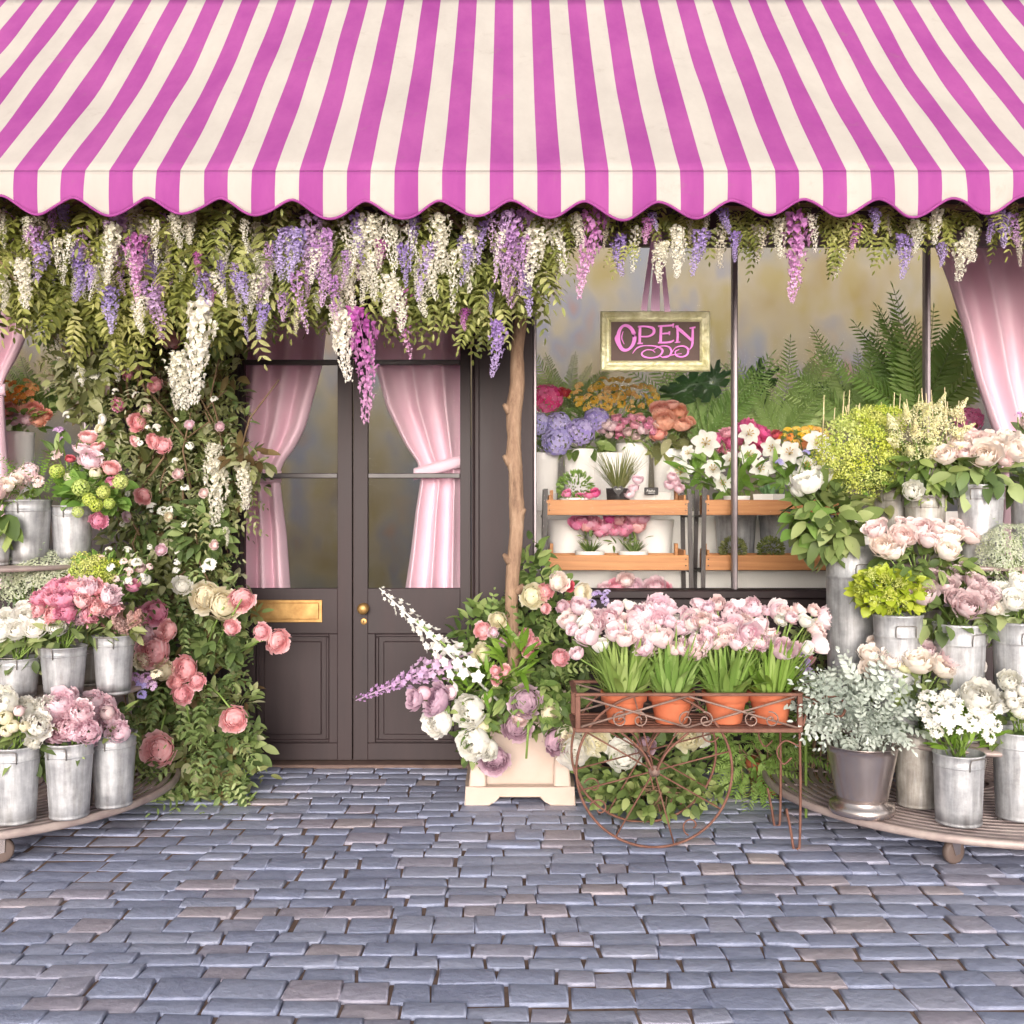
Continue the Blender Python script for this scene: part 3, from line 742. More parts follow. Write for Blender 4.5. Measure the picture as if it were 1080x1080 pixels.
def door(x0, x1, px0, px1, panel, pull):
    y0, y1 = WY + .035, WY + .085
    g0, g1, gb, gt = WX(px0), WX(px1), WZ(621), 2.86
    p0, p1, pb, pt = WX(panel[0]), WX(panel[1]), WZ(785), WZ(669)
    b = [(x0, g0, y0, y1, .03, 2.975), (g1, x1, y0, y1, .03, 2.975), (g0, g1, y0, y1, gt, 2.975),
         (g0, g1, y0 + .012, y1, pt + .015, gb), (g0, g1, y0 + .012, y1, .03, pb - .015), (g0, g1, y0 + .02, y1 - .01, pb - .014, pt + .014)]
    d = fx('door', b, M['shop'], bev=.002)
    mb = MB()
    box(mb, g0, g1, y0, y0 + .0115, pt + .0, gb, bev=.003); box(mb, g0, g1, y0, y0 + .0115, .03, pb, bev=.003)
    if p0 > g0 + .01: box(mb, g0, p0, y0, y0 + .0115, pb + .001, pt - .001, bev=.003)
    if p1 < g1 - .01: box(mb, p1, g1, y0, y0 + .0115, pb + .001, pt - .001, bev=.003)
    obj('door_rail', mb, M['shop'], d, smooth=False)
    mb = MB(); t = .022
    for (a, c, e, f_) in ((p0, p1, pt - t, pt - .002), (p0, p1, pb + .002, pb + t), (p0, p0 + t, pb + t, pt - t), (p1 - t, p1, pb + t, pt - t)): box(mb, a + .001, c - .001, y0 + .008, y0 + .0195, e + .0005, f_ - .0005, bev=.005)
    box(mb, p0 + .05, p1 - .05, y0 + .011, y0 + .0195, pb + .05, pt - .05, bev=.006)
    obj('panel_moulding', mb, M['shop'], d, smooth=False)
    for py in (381, 501.5):
        mb = MB(); z = WZ(py); box(mb, g0 + .001, g1 - .001, y0 + .004, y1 - .004, z - .016, z + .016, bev=.004); obj('glazing_bar', mb, M['shop_dark'], d, smooth=False)
    zs = [gb, WZ(501.5), WZ(381), gt]
    for a, c in zip(zs[:-1], zs[1:]):
        mb = MB(); box(mb, g0 + .001, g1 - .001, y0 + .024, y0 + .028, a + .017, c - .017); obj('pane', mb, M['glass'], d, smooth=False)
    return d
DL = door(WX(250), WX(371) - .004, 256, 355, (268, 346), None)
DR = door(WX(371) + .004, WX(496), 387, 485, (395, 478), None)
dy = WY + .035
mb = MB(); z0, z1 = WZ(657), WZ(633); x0, x1 = WX(263), WX(339)
box(mb, x0, x1, dy - .008, dy - .0005, z0, z1, bev=.003); box(mb, x0 + .02, x1 - .02, dy - .014, dy - .0082, z0 + .02, z1 - .018, bev=.004)
obj('mail_slot', mb, M['brass'], DL, smooth=False)
mb = MB(); c = (WX(383), WZ(642))
V0 = len(mb.V)
def ylathe(mb, prof, cx, y, cz, n=20):
    t = MB(); lathe(t, prof, n=n); V = np.concatenate(t.V); W = np.stack([V[:, 0] + cx, y - V[:, 2], V[:, 1] + cz], 1); mb.add(W, [f for f in t.F])
ylathe(mb, [(.0, 0), (.034, .0), (.034, .006), (.014, .01), (.012, .03), (.028, .036), (.036, .048), (.034, .062), (.02, .072), (0, .074)], c[0], dy - .0005, c[1])
obj('door_knob', mb, M['brass'], DR)
mb = MB(); c = (WX(383), WZ(656)); ylathe(mb, [(0, 0), (.021, 0), (.021, .004), (.017, .006), (0, .006)], c[0], dy - .0005, c[1]); k = obj('keyhole_plate', mb, M['brass'], DR)
mb = MB(); ylathe(mb, [(0, 0), (.005, 0), (.005, .0015), (0, .0015)], c[0], dy - .0066, c[1] + .004, 10); box(mb, c[0] - .002, c[0] + .002, dy - .008, dy - .0066, c[1] - .01, c[1] + .001); obj('keyhole', mb, M['dark'], DR, smooth=False)

# roofless court made up behind the glass so sun and sky light the inside
mb = MB(); box(mb, -9, 9, 16, 16.2, 0, 7.2); structure(obj('backdrop_wall', mb, M['painted_reflections'], smooth=False))  # backdrop set far back so the sun reaches its painted blotches
mb = MB(); box(mb, -9.15, -9.001, WY + .21, 16.2, 0, 4.9); box(mb, 9.001, 9.15, WY + .21, 16.2, 0, 4.9); box(mb, -9, -6.51, WY + .02, WY + .2, 0, 4.9); box(mb, 6.51, 9, WY + .02, WY + .2, 0, 4.9); structure(obj('court_side_wall', mb, M['bench'], smooth=False))
mb = MB(); box(mb, -9, 9, WY + .21, 15.99, -.008, .03); structure(obj('interior_floor', mb, M['interior_floor'], smooth=False))

# ---------------------------------------------------------------- awning
AW = thing('striped_awning', 'pink and ivory striped awning with a scalloped front edge over the shop', 'awning', (0, 4.9, 3.2))
AY, AZ = 4.9, EYE + (HY - 180) * 4.9 / F
SLOPE = 1.015; px2x = 4.9 / F
edges = []; k = -6
cent = lambda i: 27.5 + 50.15 * i
stripes = []
for i in range(-8, 30):
    a, b = cent(i) - 12.5, cent(i) + 12.5
    stripes.append((a, b, 1)); stripes.append((b, cent(i + 1) - 12.5, 0))
SC = lambda px: 18 * (.5 + .5 * math.cos(2 * PI * (px - 40) / 77.0)) ** .85 + 33 - 6 * ((px - 560) / 540.0) ** 2 + 1.5 * math.sin(px * .021)
RUN = 1.57
xs, cols = [], []
for (a, b, pk) in sorted(stripes):
    n = 7; xs += list(np.linspace(a, b, n)[:-1]); cols += [pk] * (n - 1)
xs.append(sorted(stripes)[-1][1])
def striped(name, m, fn):
    G = np.array([[fn(px, i / (m - 1)) for px in xs] for i in range(m)]); mb = MB(); grid(mb, G)
    o = obj(name, mb, M['awn_white'], AW); o.data.materials.append(M['awn_pink'])
    o.data.polygons.foreach_set('material_index', np.tile(np.array(cols, dtype=np.int32), m - 1))
    s = o.modifiers.new('solid', 'SOLIDIFY'); s.thickness = .003; s.offset = 0
def canopy_pt(px, t):
    sag = -.04 * math.sin(PI * t) * (1 + .5 * math.sin(px * .013)) + (.010 * math.sin(px * .05 + 5 * t) + .007 * math.sin(px * .021 - 9 * t + 1) + .005 * math.sin(px * .11 + 14 * t)) * math.sin(PI * t)
    return ((px - 540) * px2x, AY + RUN * t, AZ + RUN * SLOPE * t + sag)
def valance_pt(px, t):
    return ((px - 540) * px2x, AY - .012 * math.sin(t * 2.5) + .012 * math.sin(px * .06) * t + .006 * math.sin(px * .17 + 2) * t, AZ - .003 - SC(px) * px2x * t)
striped('canopy', 22, canopy_pt); striped('valance', 8, valance_pt)
mb = MB(); pts = [((px - 540) * px2x, AY - .012 + .012 * math.sin(px * .06) + .006 * math.sin(px * .17 + 2), AZ - SC(px) * px2x) for px in np.arange(-370, 1480, 4)]
tube(mb, pts, .0065, 6); obj('edge_binding', mb, M['awn_pink'], AW)
mb = MB(); tube(mb, [(-4.1, AY + .03, AZ - .03), (4.2, AY + .03, AZ - .03)], .018, 8)
for x in (-3.9, 4.0): tube(mb, [(x, AY + .03, AZ - .03), (x, WY - .01, AZ - .02)], .014, 8)
obj('frame', mb, M['wire'], AW)
# ---------------------------------------------------------------- curtains
def curtain(label, fixed_px, prof, Y, py_top, py_bot, tie_py, folds=5, amp=.03, group='tied back pink curtains', ti=None):
    """prof: list of (py, inner edge px); fixed_px: outer edge"""
    c = thing('curtain', label, 'curtain', (WX(fixed_px, Y), Y, WZ(py_bot, Y)), group)
    ny, nx = 70, 90; G = np.zeros((ny, nx, 3))
    ps = np.array([p[0] for p in prof], float); es = np.array([p[1] for p in prof], float)
    wmax = max(abs(es - fixed_px))
    u = np.linspace(0, 1, nx)
    for i in range(ny):
        py = py_top + (py_bot - py_top) * i / (ny - 1)
        e = np.interp(py, ps, es); wd = abs(e - fixed_px)
        pinch = math.exp(-((py - tie_py) / 26.0) ** 2)
        a = amp * (1 + .9 * (1 - wd / wmax)) * (1 - .55 * pinch)
        ph = 2 * PI * folds * (u ** .9) + .35 * math.sin(py * .012)
        fold_ = np.sin(ph) + .16 * np.sin(2 * ph + .8) + .35 * np.sin(.5 * ph + py * .006)
        G[i, :, 0] = WX(fixed_px + (e - fixed_px) * u, Y) + .006 * np.cos(ph)
        G[i, :, 1] = Y + a * fold_ - .02 * pinch
        G[i, :, 2] = WZ(py, Y) + (.06 * u * pinch)
    mb = MB(); grid(mb, G); o = obj('drape', mb, M['curtain'], c)
    s = o.modifiers.new('solid', 'SOLIDIFY'); s.thickness = .003
    e = np.interp(tie_py, ps, es); m = 24; G = np.zeros((5, m, 3)); uu = np.linspace(-.06, 1.05, m)
    for j in range(5):
        hz = (j / 4 - .5) * .075
        G[j, :, 0] = WX(fixed_px + (e - fixed_px) * uu, Y); G[j, :, 1] = Y - amp * 1.5 - .035 * np.sin(np.clip(uu, 0, 1) * PI) - .012 + .006 * math.cos(j * 1.5)
        G[j, :, 2] = WZ(tie_py + (ti or 0) * (uu - 1), Y) + hz
    mb = MB(); grid(mb, G); o = obj('tieback', mb, M['curtain'], c)
    s = o.modifiers.new('solid', 'SOLIDIFY'); s.thickness = .004
    return c
CY = WY + .19
curtain('pink satin curtain tied to the left behind the door leaf with the mail slot', 250, [(240, 375), (335, 345), (385, 340), (450, 322), (480, 308), (497, 299), (510, 294), (560, 300), (640, 305)], CY, 245, 640, 503, 3, .036)
curtain('pink satin curtain tied to the right behind the door leaf with the knob', 490, [(240, 372), (335, 387), (385, 395), (430, 407), (450, 417), (480, 430), (497, 439), (512, 443), (540, 437), (580, 432), (640, 423)], CY, 245, 640, 500, 3, .036, ti=14)
curtain('pink curtain at the right end of the display window beside the cream plume bouquet', 1165, [(225, 978), (258, 983), (300, 998), (350, 1013), (400, 1025), (450, 1042), (485, 1055), (540, 1058), (640, 1050)], WY + .16, 225, 640, 492, 5, .045)
curtain('pink curtain at the left edge behind the orange and coral flowers', -80, [(240, 48), (325, 36), (360, 27), (400, 11), (415, 5), (440, 6), (500, 9), (640, 12)], WY + .16, 240, 640, 412, 5, .035)

# ---------------------------------------------------------------- OPEN sign
SY = 6.3; sp = SY / F
SG = thing('open_sign', 'framed brown OPEN sign with pink lettering hanging on pink ribbons in the window', 'sign', at(690, 392, SY))
def sxz(x, y): # zoomed-crop coords -> world x,z
    p = at(540 + x / 3.857, 220 + y / 3.857, SY); return (p.x, p.z)
x0, z1 = sxz(360, 418); x1, z0 = sxz(806, 662); fw = .064
mb = MB(); box(mb, x0 + fw - .004, x1 - fw + .004, SY + .004, SY + .02, z0 + fw - .004, z1 - fw + .004); obj('sign_board', mb, M['board'], SG, smooth=False)
mb = MB()
def frame_side(a, b, c, d, n=26):
    # a,b outer edge ends; c,d inner edge ends; gently worn profile
    for (f0, f1, yy0, yy1) in ((0, .3, .0, -.018), (.3, .75, -.018, -.012), (.75, 1, -.012, .004)):
        pass
    prof = [(0, .022), (0, -.004), (.12, -.016), (.35, -.02), (.6, -.012), (.8, -.014), (1, -.004), (1, .012)]
    G = np.zeros((len(prof), n, 3)); A, B, Cc, Dd = map(np.array, (a, b, c, d))
    for i, (f_, yy) in enumerate(prof):
        for j in range(n):
            t = j / (n - 1); p = (A + (B - A) * t) * (1 - f_) + (Cc + (Dd - Cc) * t) * f_
            G[i, j] = (p[0], SY + yy + rng.normal() * .0012, p[1])
    grid(mb, G)
o4 = [(x0, z0), (x1, z0), (x1, z1), (x0, z1)]; i4 = [(x0 + fw, z0 + fw), (x1 - fw, z0 + fw), (x1 - fw, z1 - fw), (x0 + fw, z1 - fw)]
for k in range(4): frame_side(o4[k], o4[(k+1) % 4], i4[k], i4[(k+1) % 4])
obj('sign_frame', mb, M['gilt'], SG, smooth=False)
mb = MB()
def st(pts, w):
    P = [sxz(*p) for p in pts]; w = np.array(w if not np.isscalar(w) else [w] * len(P)) / 3.857 * sp
    # smooth resample
    P = np.array(P); t = np.linspace(0, 1, len(P)); tt = np.linspace(0, 1, max(2, (len(P) - 1) * 5 + 1))
    if len(P) > 2:
        def cat(v):
            out = []
            for q in tt:
                f_ = q * (len(v) - 1); i = min(int(f_), len(v) - 2); s = f_ - i
                p0, p1, p2, p3 = v[max(i-1, 0)], v[i], v[i+1], v[min(i+2, len(v)-1)]
                out.append(.5 * ((2*p1) + (-p0+p2)*s + (2*p0-5*p1+4*p2-p3)*s*s + (-p0+3*p1-3*p2+p3)*s**3))
            return np.array(out)
        P = np.stack([cat(P[:, 0]), cat(P[:, 1])], 1); w = np.interp(tt, t, w)
    stroke(mb, P, w, SY - .004 - .0007 * st.n, SY + .0035); st.n = (st.n + 1) % 7
st.n = 0
a = np.linspace(-.35, 2 * PI - .1, 22)
st([(465 + 33*math.cos(q) , 526 + 50*math.sin(q) - 6*math.sin(q)*math.cos(q)) for q in a], [9 + 7*abs(math.cos(q + .3)) for q in a])
st([(430, 508), (422, 528), (432, 556), (450, 576)], [3, 9, 8, 3]); st([(474, 484), (492, 498), (500, 524)], [3, 7, 3]); st([(452, 500), (446, 526), (456, 552)], [2, 5, 2])
st([(521, 478), (520, 500), (519, 546)], [10, 11, 10]); st([(510, 549), (532, 549)], 6)
st([(512, 481), (545, 480), (573, 488), (576, 506), (556, 520), (524, 521)], [6, 7, 11, 11, 7, 5])
st([(606, 476), (605, 510), (604, 545)], [10, 11, 10]); st([(594, 479), (656, 475)], [6, 8]); st([(606, 510), (640, 507)], [6, 7]); st([(594, 546), (640, 544), (658, 536)], [6, 8, 6]); st([(656, 468), (655, 485)], [6, 3]); st([(640, 500), (640, 515)], [6, 4])
st([(672, 476), (673, 510), (672, 543)], [9, 10, 9]); st([(662, 545), (684, 543)], 5); st([(664, 478), (690, 500), (730, 536)], [8, 13, 10]); st([(735, 486), (734, 530), (732, 556), (722, 574)], [8, 10, 9, 3]); st([(722, 487), (746, 483)], 6)
st([(490, 590), (510, 566), (545, 558), (590, 562), (612, 578), (598, 600), (565, 608), (535, 602), (528, 588), (545, 576), (570, 576), (582, 586)], [2, 6, 4, 6, 8, 6, 5, 7, 6, 4, 4, 2])
st([(575, 574), (605, 560), (635, 562), (648, 580), (638, 600), (615, 606), (600, 598)], [2, 4, 6, 8, 6, 4, 2])
st([(648, 590), (665, 566), (695, 560), (715, 572), (712, 594), (690, 604), (668, 598), (664, 582), (680, 574)], [2, 4, 6, 8, 7, 6, 6, 5, 2])
st([(612, 604), (650, 596), (690, 590)], [2, 4, 2])
obj('lettering', mb, M['pink_letter'], SG, smooth=False)
mb = MB()
for (xa, ya, xb, yb, wd) in ((580, 70, 536, 416, 22), (586, 70, 570, 416, 12), (592, 70, 586, 417, 26), (598, 70, 632, 424, 20)):
    A, B = sxz(xa, ya), sxz(xb, yb)
    pts = [(A[0] + (B[0]-A[0])*t, A[1] + (B[1]-A[1])*t) for t in np.linspace(0, 1, 8)]
    yo = SY - .01 + .008 * rnd.random()
    stroke(mb, pts, np.linspace(.6, 1.15, 8) * wd / 3.857 * sp, yo, yo + .0015)
obj('ribbon', mb, M['ribbon'], SG, smooth=False)

# ---------------------------------------------------------------- tiered trolleys
def trolley(label, cx, cy, R, shelves, px_caster):
    T = thing('tiered_trolley', label, 'plant trolley', (cx, cy, 0), 'round plant trolleys')
    z = .17; mb = MB(); prof_w = .024
    r = R - .045
    while r > .1:
        lathe(mb, [(r, -.005), (r, .005), (r - prof_w, .005), (r - prof_w, -.005), (r, -.005)], (cx, cy, z), 72, rng.random()); r -= .05
    for k in range(16):
        a = 2 * PI * k / 16; c, s = math.cos(a), math.sin(a); q = (-s * .014, c * .014); V = []
        for (rr, zz) in ((.1, -.006), (R - .02, -.006), (R - .02, -.016), (.1, -.016)):
            for sg in (1, -1): V.append((cx + rr*c + sg*q[0], cy + rr*s + sg*q[1], z + zz))
        mb.add(V, [[(0,1,3,2),(4,5,7,6),(0,2,4,6),(1,7,5,3),(2,3,5,4),(0,6,7,1)]])
    obj('platform', mb, M['trolley'], T, smooth=False)
    mb = MB(); lathe(mb, [(R - .02, -.02), (R, -.02), (R + .004, -.01), (R + .004, .012), (R - .008, .018), (R - .02, .012), (R - .02, -.02)], (cx, cy, z), 96); obj('rim', mb, M['trolley'], T)
    for k in range(4):
        a = math.radians(-62 if cx < 0 else -118) + k * PI / 2
        x, y = cx + (R - .17) * math.cos(a), cy + (R - .17) * math.sin(a)
        mb = MB(); ca, sa = math.cos(.4), math.sin(.4)
        t = MB(); ylathe(t, [(.0, .018), (.045, .018), (.056, .012), (.056, -.012), (.045, -.018), (0, -.018)], 0, 0, 0, 24)
        V = np.concatenate(t.V); V = np.stack([x + V[:, 0]*ca - V[:, 1]*sa + .03*ca, y + V[:, 0]*sa + V[:, 1]*ca + .03*sa, .056 + V[:, 2]], 1); mb.add(V, t.F)
        w_ = obj('caster', mb, M['rubber'], T)
        mb = MB()
        for sg in (-1, 1):
            o_ = np.array([-sa, ca]) * .024 * sg
            V = []
            for th in (-.003, .003):
                for (l, h_) in ((-.02, .15), (.05, .15), (.045, .05), (.018, .045)):
                    V.append((x + l*ca + o_[0] - sa*th, y + l*sa + o_[1] + ca*th, h_))
            mb.add(V, [[(0,1,2,3),(7,6,5,4),(0,4,5,1),(1,5,6,2),(2,6,7,3),(3,7,4,0)]])
        lathe(mb, [(0, .15), (.035, .15), (.035, .153), (0, .153)], (x + .01*ca, y + .01*sa, 0), 14)
        obj('caster_fork', mb, M['silver'], w_, smooth=False)
    for (zz, rr) in shelves:
        mb = MB(); lathe(mb, [(0, 0), (rr, 0), (rr + .006, -.01), (rr, -.022), (rr - .02, -.02), (rr - .03, -.008), (0, -.008)], (cx, cy, zz), 64); obj('shelf', mb, M['trolley'], T)
    prev = z
    for (zz, rr) in shelves:
        for k in range(5):
            a = 2 * PI * k / 5 + .75; mb = MB(); q = rr - .05
            tube(mb, [(cx + q*math.cos(a), cy + q*math.sin(a), prev + .006), (cx + q*math.cos(a), cy + q*math.sin(a), zz - .021)], .011, 8); obj('post', mb, M['wire'], T)
        prev = zz
    return T
trolley('round tiered metal trolley on casters at the left carrying buckets of pink and white flowers', -2.74, 5.42, .95, [(.71, .83), (1.34, .56)], 90)
trolley('round tiered metal trolley on casters at the right behind the rusty cart handle', 2.4, 5.48, 1.04, [(.5, .74), (1.34, .45)], 925)

# ---------------------------------------------------------------- buckets
BUCKETS = {}
def bucket(key, label, px, top, w, Y, z, mat='galv', handle=True, taper=.8, group='galvanised flower buckets', kind='bucket', lean=0, name='galvanised_bucket'):
    s = Y / F; R = w * s / 2; x = (px - 540) * s; ztop = EYE + (HY - top) * s; h = ztop - z
    B = thing(name, label, 'bucket', (x, Y, z), group); r0 = R * taper
    rr = lambda t: r0 + (R - r0) * t
    bead = 1 - .16; b2 = bead - .025
    prof = [(0, .004), (r0 - .004, .004), (r0, .001), (r0 + .002, .01), (r0 - .001, .02)]
    if kind == 'bucket':
        for t in np.linspace(.06, b2 - .01, 6): prof.append((rr(t), t * h))
        prof += [(rr(b2), b2*h), (rr(b2+.008)+.004, (b2+.008)*h), (rr(b2+.018)+.004, (b2+.018)*h), (rr(bead), bead*h), (rr(.97), .97*h),
                 (R + .003, .978*h), (R + .005, .99*h), (R + .001, h), (R - .004, .99*h), (rr(.8) - .004, .8*h), (0, .8*h)]
    elif kind == 'vase':
        prof = [(0, .002), (R*.86, .002), (R*.9, .02), (R*.86, .045), (R*.66, .06)] + [(R*(.68 + .3*t), .06 + (h-.06)*t) for t in np.linspace(.02, 1, 8)] + [(R*1.02, h*1.0), (R*.96, h*.985), (R*.9, h*.85), (0, h*.85)]
    elif kind == 'plain':
        for t in np.linspace(.08, .9, 5): prof.append((rr(t), t * h))
        prof += [(rr(.9) + .003, .905*h), (R + .004, .93*h), (R + .004, h), (R - .004, h), (R - .006, .85*h), (0, .8*h)]
    mb = MB(); lathe(mb, prof, (x, Y, z), 36, wob=.004 if kind == 'bucket' else 0); obj('body', mb, M[mat], B)
    if handle and kind == 'bucket':
        mb = MB(); a0 = -PI/2 + rnd.uniform(-.5, .5); hz = z + h * .86
        pts = []
        for (da, dz, dr) in ((-.42, .02, .004), (-.42, -.01, .008), (-.4, -.032, .012), (-.3, -.036, .016), (.3, -.036, .016), (.4, -.032, .012), (.42, -.01, .008), (.42, .02, .004)):
            q = rr(.86) + dr; pts.append((x + q*math.cos(a0+da), Y + q*math.sin(a0+da), hz + (-dz if rnd.handle else dz)))
        tube(mb, pts, .0028, 6); obj('handle', mb, M['wire'], B)
    BUCKETS[key] = (x, Y, ztop)
    return B
rnd.handle = True

def dome(n, cx, cy, rx, ry, sep, seed=0):
    """evenly spread points in an ellipse (photo pixels)"""
    r2 = random.Random(seed + int(cx * 7 + cy)); pts = []; tries = 0
    while len(pts) < n and tries < 6000:
        tries += 1
        x, y = r2.uniform(-1, 1), r2.uniform(-1, 1)
        if x*x + y*y > 1: continue
        if all(((x-a)*rx)**2 + ((y-b)*ry)**2 > sep*sep * (1 - tries/7000) for a, b in pts): pts.append((x, y))
    return [(cx + x*rx, cy + y*ry, -math.sqrt(max(0, 1 - x*x - y*y))) for x, y in pts]

def bouquet(label, cat, Y, mouth, blooms=(), domes=(), leaf=(), frond=(), name='bouquet', group='bunches of cut flowers', blades=None, stem='stem', plant=None):
    """mouth=(px,py) bucket mouth; blooms=(px,py,r,dY,kind,mat); domes=(n,cx,cy,rx,ry,depth,kind,mat,r)
       leaf=(n,cx,cy,rx,ry,depth,L,W,mat[,up,droop])"""
    s = Y / F; base = at(mouth[0], mouth[1], Y)
    T = thing(name, label, cat, base, group)
    heads = []
    for (px, py, r, dY, kind, mat) in blooms: heads.append((at(px, py, Y + dY), r * s, kind, mat, None))
    for (n, cx, cy, rx, ry, dep, kind, mat, r) in domes:
        for (px, py, k) in dome(n, cx, cy, rx, ry, r * 1.75):
            heads.append((at(px, py, Y + dep * k), r * s * rnd.uniform(.85, 1.15), kind, mat if isinstance(mat, str) else rnd.choice(mat), Vector(((px - cx) / rx * .7, -.55, -(py - cy) / ry * .5 + .5))))
    for h_ in list(heads):
        if h_[2] == 'rose' and rnd.random() < .75:
            heads.append((h_[0] + Vector((rnd.uniform(-1, 1) * h_[1], .05, rnd.uniform(.1, .7) * h_[1])), h_[1] * rnd.uniform(.6, .85), 'rose', h_[3], None))
    heads = [(p, r * (.92 if k_ == 'rose' else 1), k_, m_, a_) for p, r, k_, m_, a_ in heads]
    sm = MB()
    for (p, r, kind, mat, ax) in heads:
        if ax is None: ax = Vector(((p.x - base.x) * 1.6, -.6, .25 + (p.z - base.z) * 1.6)) if kind != 'lily' else Vector(((p.x - base.x), -1, .25))
        bloom(T, kind, mat, p, r, ax, .25)
        q = base + Vector((rnd.gauss(0, .02), rnd.gauss(0, .02), -.02))
        e = p - Vector(ax).normalized() * r * .5; mid = (q + e) / 2 + Vector((0, .01, .03))
        tube(sm, [q, mid, e], .0035, 5)
    if heads: obj('stems', sm, M[stem], T)
    by = {}
    for lf in leaf:
        n, cx, cy, rx, ry, dep, L, W, mat = lf[:9]; up = lf[9] if len(lf) > 9 else .3; dr = lf[10] if len(lf) > 10 else .3
        mb = by.setdefault(mat, MB()); leafcloud(mb, n, cx, cy, rx, ry, Y + .02, dep, L * s, W * s, up=up, droop=dr)
    for fr in frond:
        n, cx, cy, rx, ry, dep, L, pairs, ll, lw, mat = fr[:11]; up = fr[11] if len(fr) > 11 else .3
        mb = by.setdefault(mat, MB()); frondcloud(mb, n, cx, cy, rx, ry, Y + .02, dep, L * s, pairs, ll, lw, up=up)
    for mat, mb in by.items(): obj('foliage', mb, LF[mat], T)
    return T
def blades(mb, n, base, spread, L, W, lean=.25, droop=.35, r0=.03):
    a = rng.random(n) * 2 * PI; r = np.sqrt(rng.random(n)) * r0
    P = np.stack([base[0] + r*np.cos(a), base[1] + r*np.sin(a), np.full(n, base[2])], 1)
    D = np.stack([np.cos(a) * lean, np.sin(a) * lean, np.ones(n)], 1) + rdir(n) * spread
    leaves(mb, P, D, np.stack([-np.cos(a), -np.sin(a), .3 + 0*a], 1) * -1, L * rng.uniform(.6, 1.15, n), W * rng.uniform(.7, 1.2, n), rng.random(n), .3, -droop * rng.uniform(-.1, 1.1, n))

# left trolley ---------------------------------------------------------------
b = bucket
b('L1', 'galvanised bucket of white peonies at the front left corner of the left trolley', 17, 785, 48, 4.74, .19)
b('L2', 'galvanised bucket under the broad bunch of pale pink peonies, front centre of the left trolley', 73, 781, 49, 4.82, .19)
b('L3', 'galvanised bucket at the front right of the left trolley, nearest the climbing plant', 120, 772, 46, 5.0, .19)
b('L4', 'galvanised bucket holding white roses on the middle shelf of the left trolley', 18, 693, 46, 5.0, .712)
b('L5', 'galvanised bucket holding bright pink carnations on the middle shelf of the left trolley', 67, 681, 47, 5.0, .712)
b('L6', 'galvanised bucket with an orange smudge at the right end of the middle left shelf', 120, 669, 42, 5.1, .712)
b('L7', 'narrow bluish bucket half hidden between two buckets on the middle left shelf', 93, 680, 36, 5.35, .712, 'galv_dull', False)
b('L8', 'galvanised bucket with a wire handle on the top left shelf, under pale green stems', 30, 527, 46, 5.25, 1.342)
b('L9', 'galvanised bucket under the green snowball flowers on the top left shelf', 76, 533, 43, 5.36, 1.342)
b('L10', 'galvanised bucket cut by the left edge on the top left shelf', -8, 555, 38, 5.12, 1.342)
b('L11', 'galvanised bucket hidden under the lacy grey-green flowers of the left trolley', 28, 652, 42, 5.36, .712, 'galv_dull', False)

bouquet('white peonies and buds with a few leaves, in the front left bucket', 'flowers', 4.74, (17, 785),
  [(3, 742, 17, -.02, 'peony', 'white'), (40, 765, 15, -.06, 'peony', 'white'), (28, 748, 13, .03, 'peony', 'white'), (6, 757, 8, -.09, 'bud', 'cream'), (14, 766, 7, -.1, 'bud', 'cream'), (7, 771, 7, -.09, 'bud', 'cream'), (20, 750, 6, -.08, 'bud', 'blush'), (26, 766, 6, -.1, 'bud', 'cream'), (48, 745, 12, .05, 'peony', 'white'), (-12, 765, 14, .0, 'peony', 'white'), (36, 782, 9, -.05, 'peony', 'white')],
  leaf=[(46, 20, 787, 32, 22, .1, 24, 10, 'rose', -.3)])
bouquet('broad bunch of pale pink peonies in the front centre bucket of the left trolley', 'flowers', 4.82, (73, 781),
  [(63, 742, 16, 0, 'peony', 'palepink'), (70, 767, 16, -.06, 'peony', 'palepink'), (84, 752, 14, -.03, 'peony', 'palepink'), (52, 757, 13, -.03, 'peony', 'palepink'), (94, 772, 13, -.06, 'peony', 'palepink'), (72, 737, 12, .05, 'peony', 'palepink'), (80, 772, 12, -.07, 'peony', 'palepink'), (58, 774, 11, -.05, 'peony', 'palepink')],
  leaf=[(26, 73, 775, 26, 20, .09, 20, 8, 'rose', -.2)])
bouquet('pale pink peonies drooping to the right over the front right bucket of the left trolley', 'flowers', 5.0, (120, 772),
  [(98, 741, 14, 0, 'peony', 'palepink'), (97, 754, 12, -.04, 'peony', 'palepink'), (110, 746, 13, -.02, 'peony', 'palepink'), (116, 757, 11, -.04, 'peony', 'palepink'), (126, 772, 12, -.08, 'peony', 'palepink'), (97, 772, 14, -.08, 'peony', 'palepink'), (113, 752, 8, -.06, 'bud', 'blush'), (108, 736, 10, .04, 'peony', 'palepink'), (122, 760, 9, 0, 'peony', 'palepink')],
  leaf=[(28, 116, 768, 26, 18, .09, 18, 8, 'rose', -.1)])
bouquet('white roses in a dense row on the middle left shelf', 'flowers', 5.0, (18, 693),
  [(8, 654, 14, 0, 'rose', 'white'), (28, 650, 13, 0, 'rose', 'white'), (47, 656, 13, -.02, 'rose', 'white'), (60, 663, 10, -.07, 'rose', 'white'), (18, 664, 13, -.06, 'rose', 'white'), (36, 664, 12, -.07, 'rose', 'white'), (2, 666, 12, -.06, 'rose', 'white'), (-12, 656, 13, 0, 'rose', 'white'), (52, 648, 10, .05, 'rose', 'white'), (40, 644, 10, .06, 'rose', 'white')],
  leaf=[(60, 24, 684, 40, 17, .1, 20, 11, 'rose', -.3)])
